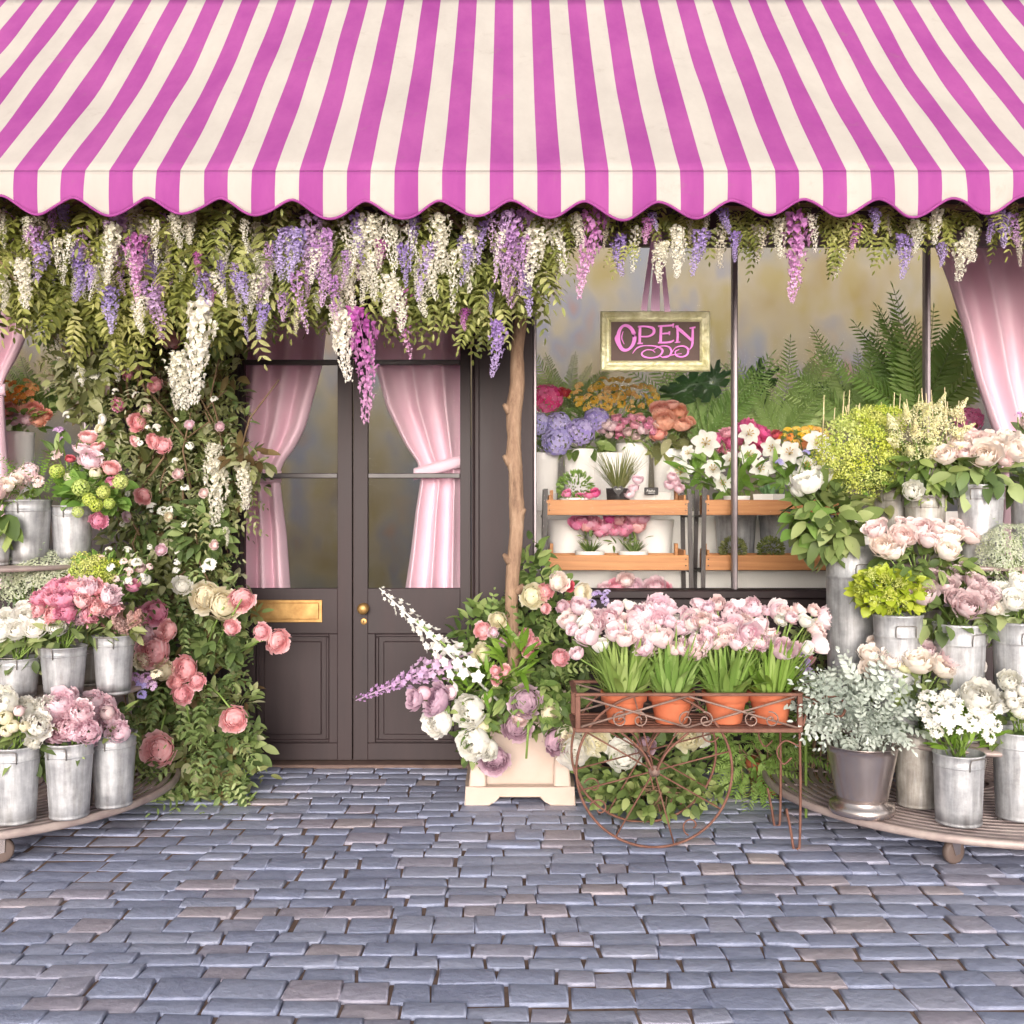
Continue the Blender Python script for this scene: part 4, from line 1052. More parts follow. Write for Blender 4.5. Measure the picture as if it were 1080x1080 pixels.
bouquet('bright pink carnations above slim green stems on the middle left shelf', 'flowers', 5.0, (67, 681),
  domes=[(17, 78, 634, 44, 18, .12, 'carn', ['rosepink', 'pink', 'palepink', 'rosepink'], 10)],
  leaf=[(56, 72, 664, 38, 17, .1, 18, 7, 'rose', .1), (14, 105, 668, 16, 8, .06, 14, 11, 'rose')])
bouquet('dusty pink feathery astilbe on the right of the middle left shelf', 'flowers', 5.1, (120, 669),
  [(128, 664, 36, 0, 'plume', 'astilbe'), (138, 662, 32, .02, 'plume', 'astilbe'), (144, 655, 30, 0, 'plume', 'astilbe'), (132, 655, 30, .05, 'plume', 'astilbe'), (118, 662, 26, .05, 'plume', 'astilbe')],
  leaf=[(50, 124, 660, 28, 14, .09, 16, 7, 'dark', .1)])
bouquet('small pink and white sprigs over mossy green filler beside the climbing plant', 'flowers', 5.3, (93, 680),
  [(148, 600, 6, 0, 'peony', 'blush'), (131, 611, 7, 0, 'ran', 'palepink'), (140, 618, 8, -.05, 'ran', 'rosepink'), (119, 606, 5, 0, 'bud', 'cream'), (139, 593, 4, 0, 'bud', 'cream'), (154, 611, 6, 0, 'bud', 'white')],
  domes=[(12, 128, 598, 32, 22, .1, 'free', ['white', 'blush', 'white'], 6), (16, 95, 606, 28, 18, .12, 'cloud', 'lime', 10)],
  leaf=[(240, 100, 608, 36, 22, .13, 9, 6, 'fresh', .4), (60, 132, 615, 26, 26, .1, 14, 6, 'rose', .4)])
bouquet('lacy grey-green umbels spread over the middle left shelf', 'flowers', 5.3, (28, 652),
  domes=[(30, 34, 606, 52, 22, .16, 'umbel', 'sage', 11)],
  frond=[(60, 30, 622, 44, 20, .14, 34, 6, .22, .06, 'grey', .6)])
bouquet('pale blush hydrangea and feathery green stems on the top left shelf', 'flowers', 5.25, (30, 527),
  [(6, 514, 13, -.03, 'hyd', 'blush'), (20, 506, 12, 0, 'hyd', 'blush'), (30, 498, 11, .03, 'hyd', 'palepink'), (40, 508, 9, .02, 'free', 'blush')],
  frond=[(46, 38, 514, 24, 14, .1, 30, 7, .2, .05, 'fresh', .8)], leaf=[(20, 14, 524, 22, 8, .08, 16, 9, 'rose')])
bouquet('green snowball flowers with pink ranunculus above on the top left shelf', 'flowers', 5.36, (76, 533),
  [(85, 514, 9, -.14, 'ball', 'limepetal'), (94, 527, 7, -.15, 'ball', 'limepetal'), (127, 508, 8, -.12, 'ball', 'limepetal'), (109, 519, 7, -.15, 'ball', 'limepetal'), (101, 533, 7, -.15, 'ball', 'limepetal'), (60, 497, 8, -.1, 'ball', 'limepetal'), (115, 531, 6, -.13, 'ball', 'limepetal'), (82, 540, 6, -.15, 'ball', 'limepetal'),
   (93, 461, 9, .02, 'ran', 'pink'), (86, 473, 9, 0, 'ran', 'palepink'), (95, 485, 12, -.06, 'ran', 'palepink'), (103, 471, 7, 0, 'ran', 'pink'), (117, 494, 9, -.03, 'ran', 'pink'), (119, 509, 7, -.04, 'ran', 'rosepink'), (104, 549, 9, -.05, 'ran', 'rosepink'), (101, 499, 7, -.06, 'bud', 'cream'), (74, 503, 7, -.05, 'bud', 'cream'), (62, 455, 8, .02, 'free', 'lavpink'), (64, 465, 7, .02, 'free', 'lavpink'), (60, 480, 9, 0, 'free', 'blush'), (74, 484, 5, 0, 'ran', 'red')],
  leaf=[(110, 100, 520, 34, 24, .12, 16, 12, 'fresh', .3), (30, 80, 485, 26, 20, .1, 20, 7, 'rose', .6)])
bouquet('large pale leaves and a blush rose at the left edge of the top shelf', 'flowers', 5.12, (-8, 555),
  [(-4, 520, 12, 0, 'rose', 'blush'), (-16, 528, 12, -.03, 'rose', 'blush'), (8, 512, 9, .02, 'rose', 'ivory')], leaf=[(18, 2, 545, 18, 16, .08, 26, 17, 'rose', -.2)])

# right trolley --------------------------------------------------------------
b('R1', 'shiny flared metal vase of silver leaves on the left of the right trolley', 909, 784, 76, 4.88, .19, 'silver', False, kind='vase', name='metal_vase')
b('R2', 'tall slim galvanised bucket standing between the shiny vase and the freesia bucket', 967, 770, 44, 5.0, .19, 'galv_dull', True, .92)
b('R3', 'galvanised bucket with a wire handle holding white freesias, the frontmost on the right trolley', 1011, 793, 51, 4.72, .19, 'galv', True, .9)
b('R4', 'galvanised bucket of white peony buds at the right edge of the lower right platform', 1074, 770, 52, 4.8, .19, 'galv', False, .84)
b('R5', 'very tall weathered bucket at the left end of the right trolley, beside the wooden racks', 898, 575, 52, 5.42, .502, 'galv', True, .92)
b('R6', 'galvanised bucket under the lime green foliage on the right middle shelf', 947, 647, 50, 5.05, .502)
b('R7', 'galvanised bucket under the mauve roses on the right middle shelf', 1012, 657, 53, 5.02, .502)
b('R8', 'galvanised bucket under white roses at the right end of the right middle shelf', 1075, 655, 54, 5.0, .502)
b('R9', 'galvanised bucket hidden behind the blush roses of the right middle shelf', 975, 640, 46, 5.45, .502, 'galv_dull', False)
b('R10', 'weathered bucket under the lime green cloud on the top right shelf', 942, 514, 42, 5.5, 1.342, 'galv_dull')
b('R11', 'weathered bucket under the cream plumes on the top right shelf', 976, 522, 42, 5.32, 1.342, 'galv_dull')
b('R12', 'galvanised bucket with a square wire handle under the top right blush roses', 1034, 511, 47, 5.22, 1.342)
b('R13', 'galvanised bucket cut by the right edge on the top right shelf', 1086, 488, 40, 5.4, 1.342, 'galv', False)
b('R14', 'galvanised bucket hidden under the greenish white florets at the right edge', 1076, 640, 42, 5.4, .502, 'galv_dull', False)

dm = bouquet('bushy silver dusty miller filling the shiny vase', 'plant', 4.9, (909, 784), name='dusty_miller', group='plants in pots',
  frond=[(210, 904, 750, 45, 31, .18, 32, 4, .36, .19, 'silver', .45), (50, 908, 770, 32, 10, .15, 26, 4, .36, .19, 'silver', .2)], leaf=[(26, 962, 752, 14, 20, .1, 20, 10, 'grey')])
bouquet('ivory mauve roses on long stems above the tall slim bucket', 'flowers', 5.02, (967, 772),
  [(918, 690, 13, 0, 'rose', 'ivory'), (940, 696, 13, -.06, 'rose', 'ivory'), (968, 698, 17, -.1, 'rose', 'ivory'), (993, 704, 14, -.1, 'rose', 'ivory'), (1004, 695, 14, -.06, 'rose', 'dustymauve'), (1026, 702, 12, -.04, 'rose', 'ivory'), (952, 685, 11, 0, 'rose', 'ivory'), (978, 686, 11, 0, 'rose', 'dustymauve'), (920, 706, 12, -.05, 'rose', 'ivory'), (1016, 688, 10, 0, 'rose', 'ivory'), (930, 683, 9, .05, 'rose', 'ivory'), (990, 683, 9, .05, 'rose', 'ivory'), (955, 703, 10, -.08, 'rose', 'creamfl')],
  leaf=[(110, 970, 724, 54, 20, .13, 18, 8, 'rose', .0), (36, 985, 748, 22, 20, .08, 22, 9, 'rose', 0)])
bouquet('white freesias and one white peony in the frontmost right bucket', 'flowers', 4.74, (1011, 793),
  [(1032, 736, 19, -.02, 'peony', 'white'), (980, 738, 14, 0, 'free', 'white'), (992, 752, 15, -.08, 'free', 'white'), (1008, 746, 15, -.06, 'free', 'white'), (1000, 737, 13, 0, 'free', 'white'), (1024, 762, 15, -.08, 'free', 'white'), (1040, 760, 14, -.05, 'free', 'white'), (996, 766, 13, -.1, 'free', 'white'), (1012, 764, 13, -.1, 'free', 'white'), (1047, 748, 13, 0, 'free', 'white'), (986, 762, 12, -.05, 'free', 'white'), (1042, 778, 10, -.08, 'free', 'white'), (1016, 735, 12, .03, 'free', 'white'), (972, 748, 11, .02, 'free', 'white'), (978, 760, 11, -.03, 'free', 'white'), (1002, 758, 12, -.1, 'free', 'white'), (1030, 750, 12, -.06, 'free', 'white'), (1050, 766, 10, -.03, 'free', 'white'), (988, 772, 9, -.06, 'free', 'white')],
  leaf=[(90, 1011, 776, 34, 16, .09, 24, 5, 'fresh', .9, .1)])
bouquet('white peonies and round buds at the right edge of the lower right platform', 'flowers', 4.82, (1074, 770),
  [(1064, 719, 12, 0, 'peony', 'white'), (1066, 733, 7, -.06, 'bud', 'white'), (1068, 741, 7, -.08, 'bud', 'white'), (1080, 728, 8, -.05, 'bud', 'white'), (1054, 742, 12, -.02, 'peony', 'white'), (1078, 748, 12, -.06, 'peony', 'white'), (1090, 735, 14, 0, 'peony', 'white')],
  leaf=[(44, 1070, 762, 26, 22, .09, 24, 10, 'rose', -.2)])
bouquet('big leafy white lisianthus leaning out of the very tall bucket', 'flowers', 5.37, (893, 578),
  [(852, 510, 15, -.06, 'peony', 'white'), (866, 502, 12, 0, 'peony', 'white'), (842, 516, 9, -.02, 'bud', 'white')],
  leaf=[(150, 872, 548, 34, 38, .15, 25, 15, 'rose', .0), (26, 848, 548, 14, 22, .1, 24, 15, 'fresh', -.2)])
bouquet('lime green round leaved foliage on the right middle shelf', 'flowers', 5.02, (947, 647),
  domes=[(9, 938, 622, 30, 20, .1, 'cloud', 'lime', 9)], leaf=[(330, 938, 624, 36, 22, .13, 11, 10, 'lime', .3)])
bouquet('dusty mauve open roses with broad leaves on the right middle shelf', 'flowers', 5.0, (1012, 657),
  [(1021, 640, 17, -.1, 'rose', 'dustymauve'), (975, 628, 14, -.03, 'rose', 'dustymauve'), (998, 618, 13, 0, 'rose', 'dustymauve'), (1028, 614, 12, 0, 'rose', 'dustymauve'), (1008, 632, 12, -.06, 'rose', 'dustymauve'), (1043, 626, 13, -.03, 'rose', 'dustymauve'), (1046, 640, 11, -.06, 'rose', 'ivory'), (986, 610, 11, .05, 'rose', 'dustymauve'), (1012, 606, 10, .06, 'rose', 'dustymauve'), (1036, 634, 10, -.08, 'rose', 'dustymauve')],
  leaf=[(70, 1005, 650, 42, 16, .12, 21, 13, 'rose', -.3)])
bouquet('white roses at the right end of the right middle shelf', 'flowers', 5.0, (1075, 655),
  [(1056, 624, 13, 0, 'rose', 'white'), (1076, 616, 13, 0, 'rose', 'white'), (1070, 634, 13, -.08, 'rose', 'white'), (1060, 638, 10, -.05, 'rose', 'white'), (1088, 628, 13, -.03, 'rose', 'white')],
  leaf=[(46, 1072, 652, 26, 18, .1, 22, 12, 'rose', -.3)])
bouquet('blush white roses with dark leaves below the top right shelf', 'flowers', 5.14, (975, 640),
  [(923, 559, 12, -.05, 'rose', 'blush'), (930, 576, 14, -.08, 'rose', 'ivory'), (952, 566, 15, -.06, 'rose', 'blush'), (972, 557, 12, 0, 'rose', 'blush'), (980, 570, 13, -.08, 'rose', 'blush'), (998, 580, 15, -.12, 'rose', 'ivory'), (990, 558, 11, 0, 'rose', 'blush'), (1005, 565, 11, -.04, 'rose', 'ivory'), (1022, 565, 12, -.03, 'rose', 'blush'), (944, 582, 12, -.1, 'rose', 'ivory'), (1012, 555, 8, .04, 'rose', 'blush'), (960, 552, 8, .06, 'rose', 'blush')],
  leaf=[(160, 972, 600, 56, 20, .16, 18, 11, 'rose', -.1), (26, 990, 616, 34, 14, .1, 20, 12, 'rose', -.2)])
bouquet('airy lime green cloud of tiny florets on the top right shelf', 'flowers', 5.45, (940, 514),
  domes=[(30, 908, 480, 42, 38, .2, 'cloud', 'lime', 13), (12, 926, 446, 28, 14, .14, 'cloud', 'lime', 10), (8, 884, 500, 16, 26, .1, 'cloud', 'lime', 8)],
  leaf=[(60, 915, 500, 34, 30, .16, 14, 7, 'fresh', .5), (40, 930, 520, 18, 22, .1, 15, 8, 'dark', -.2)])
cp = bouquet('creamy plumes with thin upright straw stalks on the top right shelf', 'flowers', 5.3, (976, 522),
  [(963, 518, 11, -.12, 'peony', 'white')],
  domes=[(26, 979, 455, 38, 28, .16, 'plume', 'creamfl', 20), (14, 979, 455, 36, 26, .16, 'cloud', 'creamfl', 12)],
  leaf=[(150, 976, 496, 34, 26, .14, 20, 9, 'rose', -.2)])
mb = MB()
for i in range(26):
    px = 870 + i * 6 + rnd.uniform(-4, 4); p = at(px, 470, 5.5 + rnd.uniform(-.1, .15)); q = at(px + rnd.gauss(-2, 6), rnd.uniform(408, 432), 5.5)
    tube(mb, [p, (p + q) / 2 + Vector((.004, 0, 0)), q], [.0035, .004, .002], 5)
obj('straw_stalks', mb, M['straw'], cp)
bouquet('large blush white roses with broad leaves on the top right shelf', 'flowers', 5.2, (1034, 511),
  [(997, 480, 13, -.03, 'rose', 'ivory'), (1012, 468, 13, 0, 'rose', 'ivory'), (1038, 480, 17, -.1, 'rose', 'ivory'), (1029, 465, 12, 0, 'rose', 'blush'), (1052, 470, 13, -.03, 'rose', 'ivory'), (1070, 475, 15, -.05, 'rose', 'ivory'), (1062, 463, 11, .04, 'rose', 'ivory'), (1018, 478, 11, -.06, 'rose', 'blush'), (1078, 464, 10, .05, 'rose', 'ivory'), (1058, 484, 10, -.08, 'rose', 'blush')],
  leaf=[(80, 1036, 500, 44, 17, .13, 24, 15, 'rose', -.3)])
bouquet('greenish white lacy florets at the right edge below the top shelf', 'flowers', 5.12, (1076, 640),
  domes=[(22, 1066, 582, 28, 28, .14, 'umbel', 'sage', 9)], frond=[(40, 1064, 594, 26, 30, .13, 26, 6, .22, .07, 'grey', .5)], leaf=[(40, 1070, 606, 22, 16, .1, 14, 6, 'rose')])
bouquet('small lilac white blossoms and leaves in the top right corner bucket', 'flowers', 5.35, (1086, 490),
  [(1078, 432, 5, 0, 'free', 'white'), (1074, 438, 5, 0, 'free', 'lavpink'), (1090, 445, 14, 0, 'hyd', 'blush'), (1096, 465, 14, 0, 'hyd', 'blush')], leaf=[(20, 1092, 470, 14, 18, .08, 18, 9, 'rose')])
# ---------------------------------------------------------------- wisteria garlands
def under_canvas(*mbs):
    for m_ in mbs:
        for V in m_.V: V[:, 2] = np.minimum(V[:, 2], AZ - .07 + SLOPE * np.maximum(0, V[:, 1] - AY) * .9); V[:, 1] = np.maximum(V[:, 1], AY + .03)
GLS = [thing('wisteria_garland', 'dense wisteria garland above the rose climber at the left end of the awning', 'garland', at(100, 230, 5.3), 'wisteria garlands'),
       thing('wisteria_garland', 'dense wisteria garland with one long magenta raceme hanging over the double doors', 'garland', at(400, 230, 5.3), 'wisteria garlands')]
GP = [(MB(), MB(), MB()), (MB(), MB(), MB())]
gi = lambda px: 0 if px < 235 else 1
top = lambda px: np.interp(px, [-60, 60, 250, 420, 540, 575], [325, 335, 310, 305, 322, 300])
for i in range(64):
    px = -70 + i * 10.1; lo = top(px); fo, fd, tw = GP[gi(px)]
    for py in (230, 256, 287):
        if py > lo - 20: continue
        frondcloud(fo, 8, px, py, 26, 18 if py < 240 else 26, 5.35, .22, .24, 5, .36, .13, up=-.5, out=.7, shell_=.2)
        leafcloud(fd, 7, px, py + 8, 26, 26, 5.5, .16, .10, .045, up=-.3)
for (px, py, n) in ((430, 300, 26), (470, 300, 26), (445, 308, 12), (500, 300, 22), (530, 300, 16), (270, 302, 12), (250, 320, 8), (310, 298, 8), (220, 305, 18), (60, 300, 22), (90, 325, 22), (20, 290, 12), (180, 320, 20), (515, 325, 12), (120, 345, 18), (345, 296, 8)):
    frondcloud(GP[gi(px)][0], n, px, py, 24, 18, 5.3, .14, .22, 5, .38, .14, up=-.6, out=.7)
for i in range(46):
    px = rnd.uniform(-60, 560); y = 5.3 + rnd.uniform(-.12, .2)
    p = at(px, rnd.uniform(215, 300), y); q = p + Vector((rnd.uniform(-.3, .3), rnd.uniform(-.1, .1), rnd.uniform(-.22, .02))); m = (p + q) / 2 + Vector((0, 0, rnd.uniform(-.06, .06)))
    tube(GP[gi(px)][2], [p, m, q], [.006, .005, .003], 5)
for z in (-.02, .1):
    tube(GP[0][2], [at(px, 235 - 200 * z, 5.35 + .03 * math.sin(px)) for px in range(-80, 240, 18)], .016, 6); tube(GP[1][2], [at(px, 235 - 200 * z, 5.35 + .03 * math.sin(px)) for px in range(226, 590, 18)], .016, 6)
for GL, (fo, fd, tw) in zip(GLS, GP): under_canvas(fo, fd, tw); obj('foliage', fo, LF['olive'], GL); obj('foliage', fd, LF['dark'], GL); obj('branches', tw, M['twig'], GL)
RL = [(20,273,326,'fat','wist'),(2,290,327,'raceme','wist'),(40,257,300,'raceme','lav'),(67,217,250,'raceme','lav'),(83,257,288,'raceme','lav'),(95,280,307,'raceme','lav'),
 (120,237,300,'fat','wist'),(132,262,312,'raceme','wist'),(143,247,318,'raceme','magenta'),(117,302,352,'raceme','lav'),(162,300,357,'raceme','lavpink'),(147,313,353,'raceme','wist'),(165,233,280,'slim','wist'),
 (185,227,261,'raceme','wist'),(200,223,258,'fat','wist'),(207,267,291,'raceme','magenta'),(235,250,289,'fat','wist'),(255,287,322,'raceme','lav'),(275,270,323,'fat','wist'),(223,306,326,'raceme','magenta'),(214,318,426,'fat','wist'),(190,372,432,'fat','wist'),
 (275,320,358,'raceme','lav'),(310,243,298,'raceme','lav'),(325,227,291,'raceme','lavpink'),(342,243,292,'raceme','wist'),(353,270,288,'raceme','magenta'),(380,237,292,'fat','wist'),(400,252,284,'raceme','magenta'),(420,240,298,'slim','wist'),
 (438,229,254,'raceme','lav'),(487,249,281,'raceme','lav'),(407,290,334,'fat','wist'),(413,300,350,'raceme','wist'),(428,305,378,'slim','magenta'),(448,290,334,'raceme','wist'),(375,326,446,'raceme','magenta'),(364,330,402,'fat','wist'),(368,262,330,'raceme','wist'),
 (545,222,322,'raceme','lavpink'),(555,279,333,'raceme','lav'),(562,223,262,'raceme','wist'),(523,338,398,'raceme','lav'),(515,305,332,'raceme','lav'),(490,325,349,'raceme','magenta'),(530,222,300,'slim','lavpink'),(540,252,318,'slim','wistdull'),
 (352,318,368,'fat','wist'),(300,308,340,'raceme','lavpink'),(316,310,352,'slim','wistdull'),(336,306,330,'raceme','wist'),(258,334,360,'slim','lav'),(50,232,268,'raceme','wistdull'),(110,232,262,'slim','wistdull')]
for (px, y0, y1, kd, mt) in RL: raceme(GLS[gi(px)], kd, mt, px + 1, y0, y1, 5.08 + rnd.uniform(-.06, .1))
for i in range(34):
    px = 318 + (i + rnd.random()) * 7.2; y0 = rnd.uniform(222, 275) if px > 360 else rnd.uniform(225, 300)
    raceme(GLS[1], rnd.choice(['slim', 'slim', 'raceme']), rnd.choice(['wist', 'wist', 'lav', 'lavpink']), px, y0, y0 + rnd.uniform(38, 72), 5.0 + rnd.uniform(-.02, .06))
for i in range(112):
    px = -70 + (i + rnd.random()) * 4.2; y0 = rnd.uniform(215, 292)
    raceme(GLS[gi(px)], rnd.choice(['slim', 'raceme', 'slim']), rnd.choice(['wistdull', 'wist', 'wist', 'lav', 'lavpink']), px, y0, y0 + rnd.uniform(26, 58), 5.14 + rnd.uniform(-.06, .16))

GR = thing('wisteria_garland', 'thin wisteria garland of short hanging racemes along the awning above the right display window', 'garland', at(820, 225, 5.15), 'wisteria garlands')
fo, tw = MB(), MB()
for i in range(52):
    px = 575 + i * 10.4
    frondcloud(fo, 4 if i % 5 else 8, px, 222 + rnd.uniform(-4, 8), 14, 9, 5.16, .09, .15, 5, .36, .13, up=-.7, out=.5)
for (px, py) in ((600, 245), (660, 262), (790, 255), (880, 262), (887, 245), (940, 250), (570, 262), (583, 270), (1000, 245), (915, 240), (725, 240)):
    frondcloud(fo, 6, px, py - 8, 8, 10, 5.12, .05, .14, 5, .36, .13, up=-.9, out=.4)
tube(tw, [at(px, 218 + 2 * math.sin(px * .05), 5.2) for px in range(560, 1180, 15)], .011, 6)
under_canvas(fo, tw); obj('foliage', fo, LF['olive'], GR); obj('branches', tw, M['twig'], GR)
RR = [(588,230,290,'raceme','wist'),(607,228,270,'raceme','wist'),(614,240,262,'slim','wist'),(622,221,314,'raceme','magenta'),(638,226,262,'slim','wistdull'),(655,248,291,'raceme','lav'),(670,240,288,'slim','wist'),(683,230,258,'raceme','magenta'),(698,255,299,'fat','wist'),(715,240,292,'fat','wist'),
 (736,242,291,'raceme','lav'),(728,232,258,'slim','wistdull'),(759,236,284,'slim','wistdull'),(765,220,248,'raceme','lav'),(776,244,277,'raceme','lav'),(799,238,276,'raceme','wistdull'),(824,231,272,'fat','wist'),(841,226,318,'raceme','magenta'),(858,226,266,'slim','wist'),(887,262,293,'slim','wist'),
 (902,236,264,'raceme','magenta'),(922,220,246,'raceme','lav'),(951,248,295,'raceme','lav'),(964,233,267,'raceme','wist'),(988,222,257,'fat','wist'),(994,256,282,'raceme','lav'),(1010,256,297,'fat','wist'),(1025,240,276,'fat','wist'),(1056,222,262,'raceme','lav'),(1074,250,282,'slim','wistdull'),(1046,224,256,'raceme','lav'),(1066,226,262,'raceme','lavpink'),(1092,230,270,'raceme','wist'),(936,226,250,'slim','wistdull'),(690,224,244,'raceme','lav'),(745,222,246,'slim','wistdull')]
for (px, y0, y1, kd, mt) in RR: raceme(GR, kd, mt, px, y0, y1, 5.06 + rnd.uniform(-.04, .06))

# ---------------------------------------------------------------- climbing plant left of the doors
CL = thing('climbing_plant', 'tall climber with pink and cream roses on the wall left of the doors', 'climbing plant', (WX(190, 6.0), 6.0, 0))
f1, f2, f3, tw = MB(), MB(), MB(), MB()
lft = [(330, 55), (400, 58), (450, 100), (490, 122), (550, 112), (600, 128), (650, 148), (700, 140), (750, 140), (800, 140), (850, 152), (872, 175)]
rgt = [(330, 262), (400, 252), (450, 248), (490, 280), (520, 262), (550, 240), (600, 238), (650, 262), (700, 252), (750, 262), (800, 272), (850, 258), (872, 228)]
for py in range(335, 868, 14):
    a = np.interp(py, *zip(*lft)) + rnd.uniform(-6, 6); c = np.interp(py, *zip(*rgt)) + rnd.uniform(-9, 9)
    cx, rx = (a + c) / 2, (c - a) / 2; Y = np.interp(py, [330, 600, 870], [6.2, 6.0, 5.75])
    for cl in range(int(rx * .34)):
        u, vv = rnd.uniform(-1, 1), rnd.uniform(-1, 1); tg = rnd.random(); tgt = f2 if rnd.random() < (.25 if py < 480 else .55) else f1
        if rnd.random() < .08: tgt = f3
        nn = rnd.randint(5, 9); tone = np.clip(tg * .75 + .12 + rng.normal(size=nn) * .13, 0, 1)
        big = rnd.random() < .3
        leafcloud(tgt, nn, cx + u * rx, py + vv * 10, 15, 12, Y - .16 * rnd.random() + .1, .07, .1 if big else .066, .048 if big else .03, up=rnd.uniform(-.5, .3), shell_=.2, tone=tone)
    frondcloud(f2 if py > 560 else f1, int(rx * .14), cx, py, rx * 1.05, 15, Y - .08, .2, .2, 5, .3, .11, up=-.3, shell_=.4)
for (px, py, rx, ry, n, mt) in ((80, 395, 30, 30, 60, f1), (265, 490, 22, 8, 26, f1), (255, 480, 20, 10, 22, f3), (230, 345, 22, 24, 50, f2), (212, 560, 26, 30, 90, f2), (235, 680, 32, 18, 70, f2), (250, 790, 26, 22, 80, f2), (178, 840, 32, 26, 90, f2), (235, 845, 16, 18, 40, f2), (160, 610, 26, 20, 50, f1), (110, 360, 50, 24, 90, f1)):
    leafcloud(mt, n, px, py, rx, ry, 5.85, .12, .095, .05, up=-.1)
for i in range(60):
    py = rnd.uniform(380, 840); a = np.interp(py, *zip(*lft)); c = np.interp(py, *zip(*rgt)); px = rnd.uniform(a + 15, c - 15)
    p = at(px, py, 6.0 + rnd.uniform(-.1, .2)); d = Vector((rnd.uniform(-.25, .25), rnd.uniform(-.15, .05), rnd.uniform(.1, .45)))
    tube(tw, [p, p + d * .5 + Vector((rnd.uniform(-.05, .05), -.02, 0)), p + d], [.008, .006, .004], 5)
for k in range(4):
    tube(tw, [at(150 + 22*k + 12 * math.sin(py * .02 + k), py, 6.2) for py in range(340, 880, 30)], .016, 6)
obj('foliage', f1, LF['dark'], CL); obj('foliage', f2, LF['rose'], CL); obj('foliage', f3, LF['dry'], CL); obj('branches', tw, M['twig'], CL)
CB = [(182,360,9,'pink','ran'),(171,357,8,'pink','ran'),(164,406,8,'pink','ran'),(125,427,8,'rosepink','peony'),(145,446,10,'pink','ran'),(142,465,6,'pink','ran'),(162,465,8,'pink','ran'),(172,470,9,'pink','ran'),(151,523,9,'pink','ran'),(135,395,6,'rosepink','ran'),(143,388,5,'pink','ran'),
 (108,443,6,'white','ran'),(236,638,18,'cream','ran'),(217,630,16,'cream','ran'),(192,618,10,'white','ran'),(255,632,13,'pink','ran'),(244,662,9,'pink','ran'),(293,676,13,'pink','ran'),(276,666,9,'pink','ran'),(247,758,14,'pink','ran'),(162,686,18,'pink','ran'),(152,670,12,'palepink','ran'),(177,665,11,'pink','ran'),(164,646,13,'rosepink','ran'),(148,652,12,'rosepink','ran'),
 (195,705,14,'pink','ran'),(208,718,9,'pink','ran'),(186,719,9,'pink','ran'),(192,732,11,'pink','ran'),(168,791,18,'pink','ran'),(172,707,11,'cream','ran'),(150,697,9,'cream','ran')] + [(x, y, r, m_, 'ran') for x, y, r, m_ in ((96,372,5,'blush'),(112,410,6,'palepink'),(200,448,5,'palepink'),(188,500,6,'blush'),(134,545,6,'palepink'),(215,520,5,'blush'),(170,580,6,'palepink'),(226,575,5,'blush'),(105,452,5,'cream'),(156,432,5,'blush'),(232,450,5,'palepink'),(178,545,5,'cream'))]
for (px, py, r, mt, kd) in CB:
    Y = np.interp(py, [330, 600, 870], [5.95, 5.7, 5.5]); bloom(CL, kd, mt, at(px, py, Y), r * Y / F, Vector(((px - 190) / 150, -1, .1)), .3)
tw2 = MB()
for (px, py, qx, qy) in ((168, 778, 178, 745), (247, 752, 215, 720), (293, 672, 250, 690), (236, 640, 215, 690), (255, 632, 225, 690), (192, 725, 205, 790)):
    tube(tw2, [at(px, py, 5.62), at((px + qx) / 2, (py + qy) / 2 - 4, 5.7), at(qx, qy, 5.85)], .005, 6)
obj('stems', tw2, M['stem'], CL)
for (px, y0, y1, kd) in ((119,363,402,'fat'),(139,362,392,'fat'),(192,378,432,'fat'),(222,485,556,'fat'),(258,488,537,'fat'),(238,556,576,'raceme'),(228,468,500,'fat'),(86,388,408,'raceme'),(60,350,380,'slim'),(75,340,372,'slim')):
    raceme(CL, kd, 'wist', px, y0, y1, 5.78)
for (px, py, r) in ((86, 398, 9), (100, 396, 8), (160, 535, 7), (172, 540, 8), (180, 538, 6), (195, 515, 6), (222, 595, 9), (215, 600, 7), (200, 470, 6), (165, 452, 7), *[(rnd.uniform(*((62, 235) if yy < 450 else (125, 235))), yy, rnd.uniform(3.5, 6)) for yy in [rnd.uniform(345, 620) for _ in range(34)]]): bloom(CL, 'free', 'white', at(px, py, 5.8), r * 5.8 / F)
for (px, py, r, mt) in ((154, 716, 9, 'lavpink'), (148, 722, 9, 'lilac'), (160, 724, 8, 'lavpink'), (142, 715, 8, 'lavpink'), (150, 733, 7, 'lilac'), (165, 712, 8, 'cream')): bloom(CL, 'free', mt, at(px, py, 5.35), r * 5.35 / F)

# ---------------------------------------------------------------- cream planter with birch pole
PY = 5.95
px0 = at(548, 848, PY); PX = px0.x; sP = PY / F
PL = thing('flower_tub', 'cream plastic square flower tub with arched feet holding the mixed arrangement beside the doors', 'tub', (PX, PY, 0))
mb = MB(); hw = .235; H = .62
def frustum(mb, x, y, z0, z1, a0, a1, tone=.5):
    V = []
    for z, a in ((z0, a0), (z1, a1)): V += [(x-a, y-a, z), (x+a, y-a, z), (x+a, y+a, z), (x-a, y+a, z)]
    mb.add(V, [[(0,1,5,4),(1,2,6,5),(2,3,7,6),(3,0,4,7),(0,3,2,1)]], tone)
frustum(mb, PX, PY + .0, .075, H, .225, .255); obj('body', mb, M['cream_plastic'], PL, smooth=False)
mb = MB(); frustum(mb, PX, PY, .5, .52, .235, .236); mb.add([(PX-.24, PY-.24, .55), (PX+.24, PY-.24, .55), (PX+.24, PY+.24, .55), (PX-.24, PY+.24, .55)], [[(0,1,2,3)]]); obj('soil', mb, M['soil'], PL, smooth=False)
